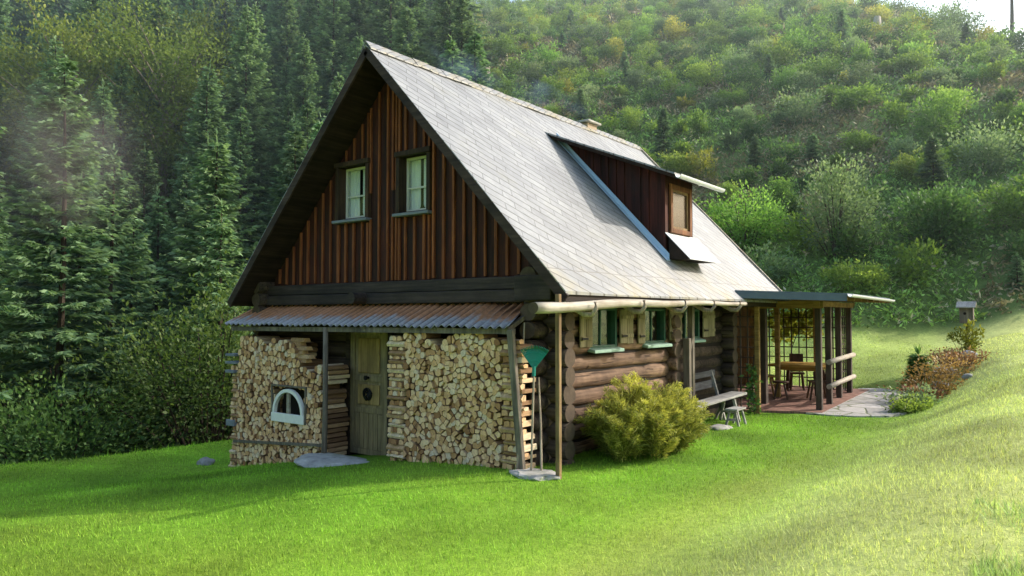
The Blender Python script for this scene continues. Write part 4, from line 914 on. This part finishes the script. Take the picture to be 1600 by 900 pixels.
for (x, y, s) in ((-27.5, 8.2, .9), (-31.5, 6.6, .98), (-30.5, 11.2, .86), (-24.5, 4.6, .78)):
    stand(spr[int(abs(x)) % 5], x, y, s, rr.uniform(0, 6), 'large dark spruce in the front of the forest left of the cabin', GS)
for (x, y, s, k) in OLV:
    stand(blY[k], x, y, s, rr.uniform(0, 6), 'yellow green broadleaf tree among the spruces high on the left slope', 'yellow green broadleaf trees on the left slope')
# shady hazel bushes at the lawn edge, left
def bush_obj(name, H, Wd, seed, m_, label, cat, loc, group=None, stem_r=.02, bark='bark', **kw):
    V_, T_, stems = bush_mesh(H, Wd, seed, **kw); root = empty(name, loc, label, cat, group)
    o_ = V(*loc); join_leaf('foliage', V_, T_, m_, root)
    mb = MB()
    for a, b_ in stems: mb.tube([a + o_, a * .45 + b_ * .55 + o_ + V(0, 0, .03 * H), b_ * .97 + o_], [stem_r, stem_r * .7, stem_r * .3], 5)
    mb.build('stem', M[bark], root); return root
for i, (x, y, H, Wd, m_, l) in enumerate(((-13.6, 2.6, 5.6, 5.2, 'leaf_dark', 'large dark hazel bush nearest the firewood stack at the lawn edge'), (-15.2, -.6, 3.9, 4.4, 'leaf_dark', 'broad shaded bush at the lawn edge left of the large hazel'), (-16.5, 5.6, 7.2, 6, 'leaf_green', 'tall green bush behind the large hazel at the forest edge'), (-18.5, 1.5, 7.5, 6, 'leaf_dark', 'tall dark bush between the front spruces'), (-16.8, -3.6, 4.2, 4.6, 'leaf_dark', 'low dark bush at the far left lawn edge'), (-13.3, 6.2, 3.6, 3.6, 'leaf_dark', 'small shaded bush beside the left cabin wall'))):
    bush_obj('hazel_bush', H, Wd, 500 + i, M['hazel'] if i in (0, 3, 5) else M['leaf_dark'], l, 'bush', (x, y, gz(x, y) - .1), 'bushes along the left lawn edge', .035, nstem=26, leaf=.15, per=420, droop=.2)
# ---- saplings and bushes on the cleared hillside
pr = []
for s in range(8):
    V_, T_, stems = bush_mesh([3.0, 2.6, 3.4, 2.2, 2.8, 3.2, 2.4, 3.8][s], [3.2, 3.0, 2.8, 2.9, 3.5, 2.4, 2.6, 3.0][s], 700 + s, nstem=12, leaf=.21, per=190)
    pr.append((V_, T_))
kinds = [('leaf_green', 'bright green'), ('leaf_dark', 'dark green'), ('leaf_grey', 'grey green'), ('leaf_yellow', 'yellow green')]
pm = {}
for s in range(8):
    for mk, _ in kinds:
        me_ = raw_mesh('hillside_bush', pr[s][0], 4, pr[s][1]); me_.materials.append(M[mk]); pm[s, mk] = me_
okh = lambda x, y, d, h: bare(x, y) and basin(x, y) > 2.2 and h < 41 + (d - 60) * .03
pl_ = place(30000, -2, 46, 29, 135, lambda d: 1.9 + d * .017, okh, 8)
rr = random.Random(77); cnt = 0
for (x, y, d) in pl_:
    if cnt >= 292: break
    h = heading(x, y); zone = 'at the foot of the slope' if basin(x, y) < 14 else ('halfway up the slope' if basin(x, y) < 42 else 'high on the slope')
    hi = sst(d, 60, 110)
    w_ = [.56, .2, .22, .02 + .35 * float(hi) * (h < 18)]; mk, word = rr.choices(kinds, w_)[0]  # yellow leaves favoured high on the right, painting in the backlit glow
    if rr.random() < .14:
        stand(ysp[rr.randrange(3)], x, y, rr.uniform(.45, .9), rr.uniform(0, 6), 'young pointed spruce ' + zone + ' among the bushes', 'young spruces on the hillside'); cnt += 1; continue
    s = rr.randrange(8); o = bpy.data.objects.new('hillside_bush', pm[s, mk]); C.objects.link(o); k = rr.uniform(.6, 1.15) * (1 + .25 * float(hi)) * (.78 if basin(x, y) < 14 else .9)
    o.location = (x, y, gz(x, y) - .12); o.rotation_euler = (0, 0, rr.uniform(0, 6.28)); o.scale = (k, k, k * rr.uniform(.8, 1.15))
    tag(o, 'rounded %s bush %s' % (word, zone), 'bush', '%s bushes %s' % (word, zone)); cnt += 1
VS, CS = [], []
cr_ = {'leaf_green': ((.09, .18, .03), (.40, .58, .11)), 'leaf_dark': ((.04, .10, .035), (.19, .33, .09)), 'leaf_grey': ((.09, .16, .08), (.36, .48, .24)), 'leaf_yellow': ((.16, .19, .03), (.62, .62, .12))}
taken = pl_[:cnt]
for (x, y, d) in place(16000, -3, 46, 30, 170, lambda d: 1.6 + d * .012, okh, 12):
    if any((x - a) ** 2 + (y - b_) ** 2 < 1.4 for a, b_, _ in taken): continue
    s = rr.randrange(8); V_, T_ = pr[s]; q = V_.reshape(-1, 4, 3)[rr.randrange(3)::3]; tt = T_[:len(T_)][rr.randrange(1)::3][:len(q)]; q = q[:len(tt)]
    k = rr.uniform(.35, .75) * (1 + .3 * float(sst(d, 70, 130))); a = rr.uniform(0, 6.28); ca, sa = math.cos(a), math.sin(a)
    ctr_ = q[:, :1]; q = ctr_ * k + (q - ctr_) * max(k, .8) * 1.25
    q = q @ np.array([[ca, sa, 0], [-sa, ca, 0], [0, 0, 1]]) + V(x, y, gz(x, y) - .08)
    d0, l0 = cr_[rr.choices(kinds, [.5, .2, .22, .08])[0][0]]; VS.append(q.reshape(-1, 3)); CS.append((V(*d0) + (V(*l0) - V(*d0)) * tt[:, None]) * rr.uniform(.7, 1.15))
me_ = raw_mesh('young_growth', np.concatenate(VS), 4, None, np.clip(np.concatenate(CS), 0, 1))
tag(link('young_growth', me_, attr_leaf('young_growth_leaf', .5)), 'dense low young growth filling the cleared hillside between the bushes', 'young growth', kind='stuff')
# a few singular things on the hill
for (x, y, H, Wd, m_, l, sd) in ((-2.2, 25.5, 4.6, 3.4, 'leaf_grey', 'tall pale ochre and silver green bush standing above the pergola roof', 801), (-6.5, 26, 3.6, 3.4, 'leaf_green', 'leafy green bush just behind the far roof edge', 802), (1.5, 27.5, 3.0, 3.2, 'leaf_dark', 'dense dark bush above the pergola gutter', 803), (5.5, 30, 3.2, 3.4, 'leaf_dark', 'broad dark bush behind the bird house', 804)):
    bush_obj('hillside_bush', H, Wd, sd, M[m_], l, 'bush', (x, y, gz(x, y) - .1), None, .03, nstem=18, leaf=.17, per=260)
for (h, d, l, s) in ((39.5, 78, 'pale weathered stump among bushes high left on the slope', .5), (11, 84, 'pale grey stump among bushes high right on the slope', .4)):
    x, y = CAM[0] - math.sin(R(h)) * d, CAM[1] + math.cos(R(h)) * d; z = gz(x, y)
    mb = MB(); mb.tube([(x, y, z - .3), (x + .05, y, z + .8), (x + .1, y + .05, z + 1.9)], [s * 1.3, s, s * .75], 10, wob=.18, sd=2); tag(mb.build('tree_stump', M['pale_log'], None, (x, y, z)), l, 'stump')
for (h, d, H, Wd, m_, l, sd) in ((6.2, 92, 5.5, 6.0, 'leaf_dark', 'dark ragged bush standing against the bright sky on the skyline', 811), (3.3, 78, 2.6, 3.2, 'leaf_dark', 'low dark bush at the foot of the bare trunk on the skyline', 812)):
    x, y = CAM[0] - math.sin(R(h)) * d, CAM[1] + math.cos(R(h)) * d; bush_obj('skyline_bush', H, Wd, sd, M[m_], l, 'bush', (x, y, gz(x, y) - .1), None, .05, nstem=16, leaf=.3, per=150)
x, y = CAM[0] - math.sin(R(3.2)) * 79, CAM[1] + math.cos(R(3.2)) * 79; z = gz(x, y)
mb = MB(); mb.tube([(x, y, z - .3), (x + .1, y, z + 4), (x + .15, y, z + 9)], [.2, .14, .07], 8, wob=.08, sd=2); tag(mb.build('bare_trunk', M['bark'], None, (x, y, z)), 'thin bare trunk rising against the sky at the right end of the ridge', 'trunk')
# ---- undergrowth on the slope
def frustum_pts(n_, h0, h1, r0, r1, p=1.0):
    h = np.radians(rng.uniform(h0, h1, n_)); d = r0 + (r1 - r0) * rng.random(n_) ** p; return CAM[0] - np.sin(h) * d, CAM[1] + np.cos(h) * d, d
x, y, d = frustum_pts(60000, -4, 47, 27, 130, 1.25)
k_ = (lawn_mask(x, y) < .35) & (basin(x, y) > .2) & ~((x > -9) & (x < 3.2) & (y > -2) & (y < 15.5)); x, y, d = x[k_], y[k_], d[k_]
nc = len(x); per = 5
sz = (.10 + d * .0040) * rng.uniform(.6, 1.4, nc); patch = vnoise(x, y, 6, 3); br = (patch > .56)[:, None]
base_c = np.where(br, V(.30, .26, .15) * rng.uniform(.5, 1.3, (nc, 1)), V(.21, .35, .09) * rng.uniform(.45, 1.7, (nc, 1)))
base_c = np.where((rng.random(nc) < .08)[:, None], V(.48, .45, .32), base_c)
B = np.stack([x, y, ground(x, y) - .03], 1); B = np.repeat(B, per, 0) + rng.normal(size=(nc * per, 3)) * np.repeat(sz, per)[:, None] * V(.5, .5, .12); B[:, 2] += np.abs(rng.normal(size=nc * per)) * np.repeat(sz, per) * .5
D = rand_dir(nc * per) * V(1, 1, .5) + V(0, 0, .55); cc = np.repeat(base_c, per, 0) * rng.uniform(.6, 1.4, (nc * per, 1))
me_ = raw_mesh('undergrowth', diamonds(B, D, np.repeat(sz, per) * rng.uniform(.5, 1.2, nc * per), np.repeat(sz, per) * .34), 4, None, cc)
tag(link('undergrowth', me_, attr_leaf('undergrowth_leaf')), 'brambles and low scrub covering the cleared slope', 'undergrowth', kind='stuff')
# ---- grass
def blades(n_, h0, h1, r0, r1, hgt, wid, p=1.0, keep=None):
    x, y, d = frustum_pts(n_, h0, h1, r0, r1, p)
    k_ = lawn_mask(x, y) > .4
    k_ &= ~((x > -7.3) & (x < -.02) & (y > -.62) & (y < 9)) & ~((x > -.6) & (x < 1.75) & (y > 7.4) & (y < 12.7)) & ~((x > 1.4) & (x < 3.0) & (y > 8.) & (y < 12.8)) & ~((x + 3.62) ** 2 / .6 + (y + .92) ** 2 / .2 < 1)
    if keep is not None: k_ &= keep(x, y)
    x, y, d = x[k_], y[k_], d[k_]; m_ = len(x); B = np.stack([x, y, ground(x, y) - .008], 1)
    az = rng.uniform(0, 6.28, m_); L = hgt * rng.uniform(.5, 1.35, m_) * (.7 + .7 * vnoise(x, y, .5, 2)); le = rng.uniform(.1, .9, m_)
    tip = B + np.stack([np.cos(az) * L * le, np.sin(az) * L * le, L * (1 - .3 * le)], 1); sd_ = np.stack([-np.sin(az), np.cos(az), 0 * az], 1) * (wid * (.35 + d / 14) * rng.uniform(.6, 1.2, m_))[:, None]
    V_ = np.stack([B - sd_ / 2, B + sd_ / 2, tip], 1).reshape(-1, 3)
    col = lawn_color(x, y) * rng.uniform(.45, 1.45, (m_, 1)) + (rng.random(m_) < .06)[:, None] * V(.10, .07, .02)
    return V_, np.clip(col, 0, 1)
a1, c1 = blades(330000, -3, 78, 4.2, 30, .052, .0085, 1.0)
a2, c2 = blades(15000, -3, 78, 9, 30, .15, .011, 1.0, lambda x, y: (sst(x, -10, -11) > .2) | (np.abs(basin(x, y) + .3) < .8) | ((np.abs(y + .70) < .14) & (x > -7.4) & (x < .5)) | ((np.abs(x - .12) < .18) & (y > -.4) & (y < 7)))
a3, c3 = blades(16000, -3, 6, 4.2, 7, .09, .012, 1.0, lambda x, y: vnoise(x, y, .8, 2) + rng.normal(size=len(x)) * .12 > .55)
me_ = raw_mesh('grass', np.concatenate([a1, a2, a3]), 3, None, np.concatenate([c1, c2, c3 * V(.7, .85, .8)]))
tag(link('grass', me_, attr_leaf('grass_blade', .35)), 'short mown lawn grass around the cabin', 'grass', kind='stuff')
# ---- the yellow fern bush against the log wall
fb_ = empty('fern_bush', (.80, 1.6, gz(.80, 1.6)), 'large yellow green fern bush growing against the sunlit log wall', 'bush')
r_ = np.random.default_rng(9); P_, D_, L_, W_, T_ = [], [], [], [], []; stem = MB()
for s in range(300):
    az = r_.uniform(0, 6.28); sp_ = math.sqrt(r_.random()); b0 = V(.80, 1.6, gz(.80, 1.6)) + V(math.cos(az) * .44 * sp_, math.sin(az) * 1.05 * sp_, 0)
    out = V(math.cos(az) * .38, math.sin(az) * .42, 0) * sp_ * r_.uniform(.6, 1.3); hh = (1.10 - .18 * math.sin(az) * sp_) * (1.0 - .50 * sp_ ** 2.2) * r_.choice([.62, .8, 1.0, 1.1]) * r_.uniform(.85, 1.08)
    n_ = 34; t_ = np.linspace(0.0, 1, n_); sh = t_ ** 1.7
    ctr = b0 + out * (.2 * t_ + .8 * sh)[:, None] + V(0, 0, 1) * (hh * (1.3 * t_ - .36 * t_ ** 4))[:, None] + V(math.sin(s), math.cos(s * 1.7), 0) * (.05 * np.sin(t_ * 4))[:, None]
    ctr[:, 0] = np.maximum(ctr[:, 0], .03 + r_.random() * .06)
    if s % 2 == 0: stem.tube(ctr[::5], .005, 4)
    tg = unit(np.gradient(ctr, axis=0)); dry = r_.random() < .2 + .4 * (math.sin(az) > .25) * sp_; k0 = 3
    for sgn in (-1, 1):
        side = unit(np.cross(tg, V(0, 0, 1) + r_.normal(size=3) * .6)) * sgn; q = ctr[k0:]; m_ = len(q)
        for rep in range(3):
            prof_ = np.sin(np.pi * np.clip((t_[k0:] + .05) / 1.06, 0.02, 1)) ** .8
            P_.append(q + r_.normal(size=(m_, 3)) * .016); D_.append(side[k0:] * r_.uniform(.3, 1) + tg[k0:] * r_.uniform(.5, 1.2) + r_.normal(size=(m_, 3)) * .35 - V(0, 0, .1)); L_.append(.125 * prof_ * r_.uniform(.6, 1.25, m_) + .035); W_.append(np.full(m_, .0125)); T_.append(np.clip((.72 if dry else .36) + .55 * (ctr[k0:, 2] / 1.3 - .5) + r_.normal(size=m_) * .16, 0, 1))
P_, D_, L_, W_, T_ = map(np.concatenate, (P_, D_, L_, W_, T_))
join_leaf('fronds', diamonds(P_, D_, L_, W_) - V(*fb_.location), T_, M['fern'], fb_); stem.build('stem', M['fern'], fb_)
# ---- climbers on the pergola
def climber(name, pts, n_, leaf, m_, label, spread, stem_pts):
    root = empty(name, stem_pts[0], label, 'climber'); c_ = np.array(pts)[rng.integers(0, len(pts), n_)] + rng.normal(size=(n_, 3)) * spread
    join_leaf('foliage', diamonds(c_ - V(*stem_pts[0]), rand_dir(n_) + V(0, -.3, -.4), leaf * rng.uniform(.6, 1.2, n_), leaf * .65, unit(V(.3, -1, .3) + rng.normal(size=(n_, 3)) * .6)), rng.uniform(.1, 1, n_), m_, root)
    mb = MB(); mb.tube(stem_pts, .012, 5); mb.build('stem', M['bark'], root)
climber('climbing_plant', [(.5 + .05 * math.sin(i), 7.12, .1 + i * .085) for i in range(12)], 170, .10, M['leaf_dark'], 'dark leafy climber on the trellis post beside the long bench', V(.07, .05, .06), [(.55, 7.1, gz(.55, 7.1)), (.5, 7.13, .6), (.55, 7.12, 1.3)])
climber('climbing_plant', [(-.7 + .09 * (i % 14), 12.25, 2.3 - .11 * (i // 14) - .03 * (i % 5)) for i in range(90)], 900, .13, M['leaf_yellow'], 'sunlit yellow green vine hanging on the back trellis of the pergola', V(.09, .09, .09), [(-.3, 12.3, gz(-.3, 12.3)), (-.2, 12.22, 1.2), (.2, 12.22, 2.3)])
# ---- flower bed on the bank
M['sedum'] = foliage('sedum_leaf', (.11, .06, .03), (.36, .19, .11), .3, .05); M['sed_ochre'] = foliage('ochre_perennial', (.12, .085, .03), (.44, .30, .11), .35, .04); M['lime'] = foliage('lime_leaf', (.12, .15, .02), (.45, .46, .07), .4, 0)
def low(name, x, y, H, Wd, m_, label, sd, leaf=.08, cat='plant', per=110, nstem=12): return bush_obj(name, H, Wd, sd, M[m_], label, cat, (x, y, gz(x, y) - .02), 'plants of the flower bed on the bank', .008, nstem=nstem, leaf=leaf, per=per)
low('sedum_plant', 3.35, 14.9, .42, 1.3, 'sedum', 'red brown sedum clump at the far end of the flower bed', 901)
low('sedum_plant', 3.75, 14.0, .36, 1.3, 'sedum', 'red brown sedum clump in the middle of the flower bed by the pale rock', 902)
low('perennial_plant', 3.7, 12.6, .5, 1.5, 'sed_ochre', 'dry ochre perennial on the right side of the flower bed', 903)
low('perennial_plant', 3.3, 11.2, .55, 1.3, 'sed_ochre', 'dry ochre perennial above the stone terrace corner', 904)
low('perennial_plant', 3.15, 10.0, .5, 1.2, 'leaf_grey', 'low grey green perennial at the near end of the flower bed', 905)
low('perennial_plant', 3.2, 9.2, .34, .9, 'leaf_green', 'small green perennial at the terrace edge, nearest the lawn', 906)
low('sedum_plant', 3.25, 10.6, .4, .8, 'sedum', 'reddish sedum between the dry and the grey perennials', 909)
low('yellow_shrub', 3.55, 15.7, 1.15, .9, 'lime', 'upright yellow shrub at the foot of the bird house pole', 907, .10, 'shrub', 60, 14)
V_, T_ = spruce_mesh(.75, .22, 44, .04, 4, .03); dc = empty('dwarf_conifer', (2.75, 13.6, gz(2.75, 13.6)), 'small dark green dwarf conifer at the left edge of the flower bed', 'conifer'); join_leaf('foliage', V_, T_, M['leaf_dark'], dc)
mb = MB(); x, y, z = dc.location; mb.tube([(x, y, z - .05), (x, y, z + .6)], [.02, .008], 6); mb.build('trunk', M['bark'], dc)
for i, (x, y, s, l) in enumerate(((3.4, 13.4, .28, 'pale rock in the middle of the flower bed'), (3.75, 15.2, .22, 'pale rock beside the yellow shrub'), (4.05, 12.0, .13, 'dark grey rock at the right edge of the flower bed'), (3.5, 11.9, .2, 'small grey rock between the ochre perennials'))):
    blob('bed_rock', (x, y, gz(x, y) + s * .25), (s, s * .8, s * .6), M['rock'] if i > 1 else M['slab'], l, 'rock', 'rocks in the flower bed', 60 + i)
# ================================================================== SMOKE
m, t = new_mat('chimney_smoke')
o = t.nodes.new('ShaderNodeOutputMaterial'); pv = t.nodes.new('ShaderNodeVolumePrincipled'); pv.inputs['Color'].default_value = (.42, .62, .95, 1); pv.inputs['Anisotropy'].default_value = .2
v = coords(t, 'Object', (1.6, .9, 1.6)); n1 = noise(t, v, 1.0, 4, .6)
ln(t, mathn(t, 'MULTIPLY', ramp(t, n1, [(.48, (0, 0, 0)), (.74, (1, 1, 1))]), .42), pv.inputs['Density']); ln(t, pv.outputs[0], o.inputs['Volume'])
sm = MB(); sm.tube([(-3.4, 6.6, 7.12), (-3.5, 6.2, 7.32), (-3.7, 5.3, 7.38), (-4.0, 4.1, 7.42), (-4.3, 2.8, 7.55), (-4.6, 1.6, 7.8)], [.12, .2, .28, .32, .36, .2], 12)
so = sm.build('chimney_smoke', m); tag(so, 'thin bluish smoke drifting left from the chimney along the ridge', 'smoke', kind='stuff')
m, t = new_mat('drifting_smoke')
o = t.nodes.new('ShaderNodeOutputMaterial'); pv = t.nodes.new('ShaderNodeVolumePrincipled'); pv.inputs['Color'].default_value = (.80, .74, .72, 1)
tc = t.nodes.new('ShaderNodeTexCoord'); vl = t.nodes.new('ShaderNodeVectorMath'); vl.operation = 'LENGTH'; ln(t, tc.outputs['Object'], vl.inputs[0])
fall = mathn(t, 'POWER', mathn(t, 'MAXIMUM', mathn(t, 'SUBTRACT', 1, mathn(t, 'DIVIDE', vl.outputs['Value'], 2.9)), 0), 1.5)
ln(t, mathn(t, 'MULTIPLY', fall, mathn(t, 'MULTIPLY', ramp(t, noise(t, coords(t, 'Object', (1, 1, .5)), .9, 4), [(.35, (0, 0, 0)), (.7, (1, 1, 1))]), .22)), pv.inputs['Density']); ln(t, pv.outputs[0], o.inputs['Volume'])
blob('drifting_smoke', (-16.2, -.3, 6.4), (2.8, 2.8, 2.8), m, 'soft brownish patch of drifting smoke before the spruces at the far left', 'smoke')['kind'] = 'stuff'
m, t = new_mat('valley_haze')
o = t.nodes.new('ShaderNodeOutputMaterial'); vs_ = t.nodes.new('ShaderNodeVolumeScatter'); vs_.inputs['Color'].default_value = (.74, .90, .95, 1); vs_.inputs['Density'].default_value = .0016; vs_.inputs['Anisotropy'].default_value = .45
ln(t, vs_.outputs[0], o.inputs['Volume'])
hz = MB(); hz.prism([(-140, -40), (-12.2, -40), (-12.2, 15.6), (45, 15.6), (45, 190), (-140, 190)], 2, -12, 75)
tag(hz.build('valley_haze', m), 'faint bluish morning haze hanging over the forest and the slope', 'haze', kind='stuff')
# ================================================================== CAMERA AND LIGHT
cam = bpy.data.cameras.new('camera'); cam.sensor_width = 36; cam.lens = 1163.87 / 1600 * 36; cam.clip_end = 2000; cam.clip_start = .05
co_ = bpy.data.objects.new('camera', cam); C.objects.link(co_); co_.location = CAM; co_.rotation_euler = (math.pi / 2 + PITCH, 0, YAW); SC.camera = co_
SE, SA = R(29.5), R(37)
w = bpy.data.worlds.new('World'); SC.world = w; w.use_nodes = True; t = w.node_tree; bg = t.nodes['Background']
sk = t.nodes.new('ShaderNodeTexSky'); sk.sky_type = 'NISHITA'; sk.sun_disc = False; sk.sun_elevation = SE; sk.sun_rotation = SA; sk.dust_density = 4; sk.air_density = 1.6; sk.ozone_density = 3.0
ln(t, sk.outputs[0], bg.inputs[0]); bg.inputs[1].default_value = .30
su = bpy.data.lights.new('sun', 'SUN'); su.energy = 5.0; su.angle = R(.6); su.color = (1, .94, .84)
so_ = bpy.data.objects.new('sun', su); C.objects.link(so_)
d = Vector((math.cos(SE) * math.sin(SA), math.cos(SE) * math.cos(SA), math.sin(SE))); so_.rotation_euler = d.to_track_quat('Z', 'Y').to_euler()
SC.render.engine = 'CYCLES'; SC.cycles.max_bounces = 8; SC.cycles.transparent_max_bounces = 12; SC.cycles.volume_step_rate = 2.0; SC.cycles.use_denoising = True
SC.view_settings.view_transform = 'Standard'; SC.view_settings.look = 'None'; SC.view_settings.exposure = 0
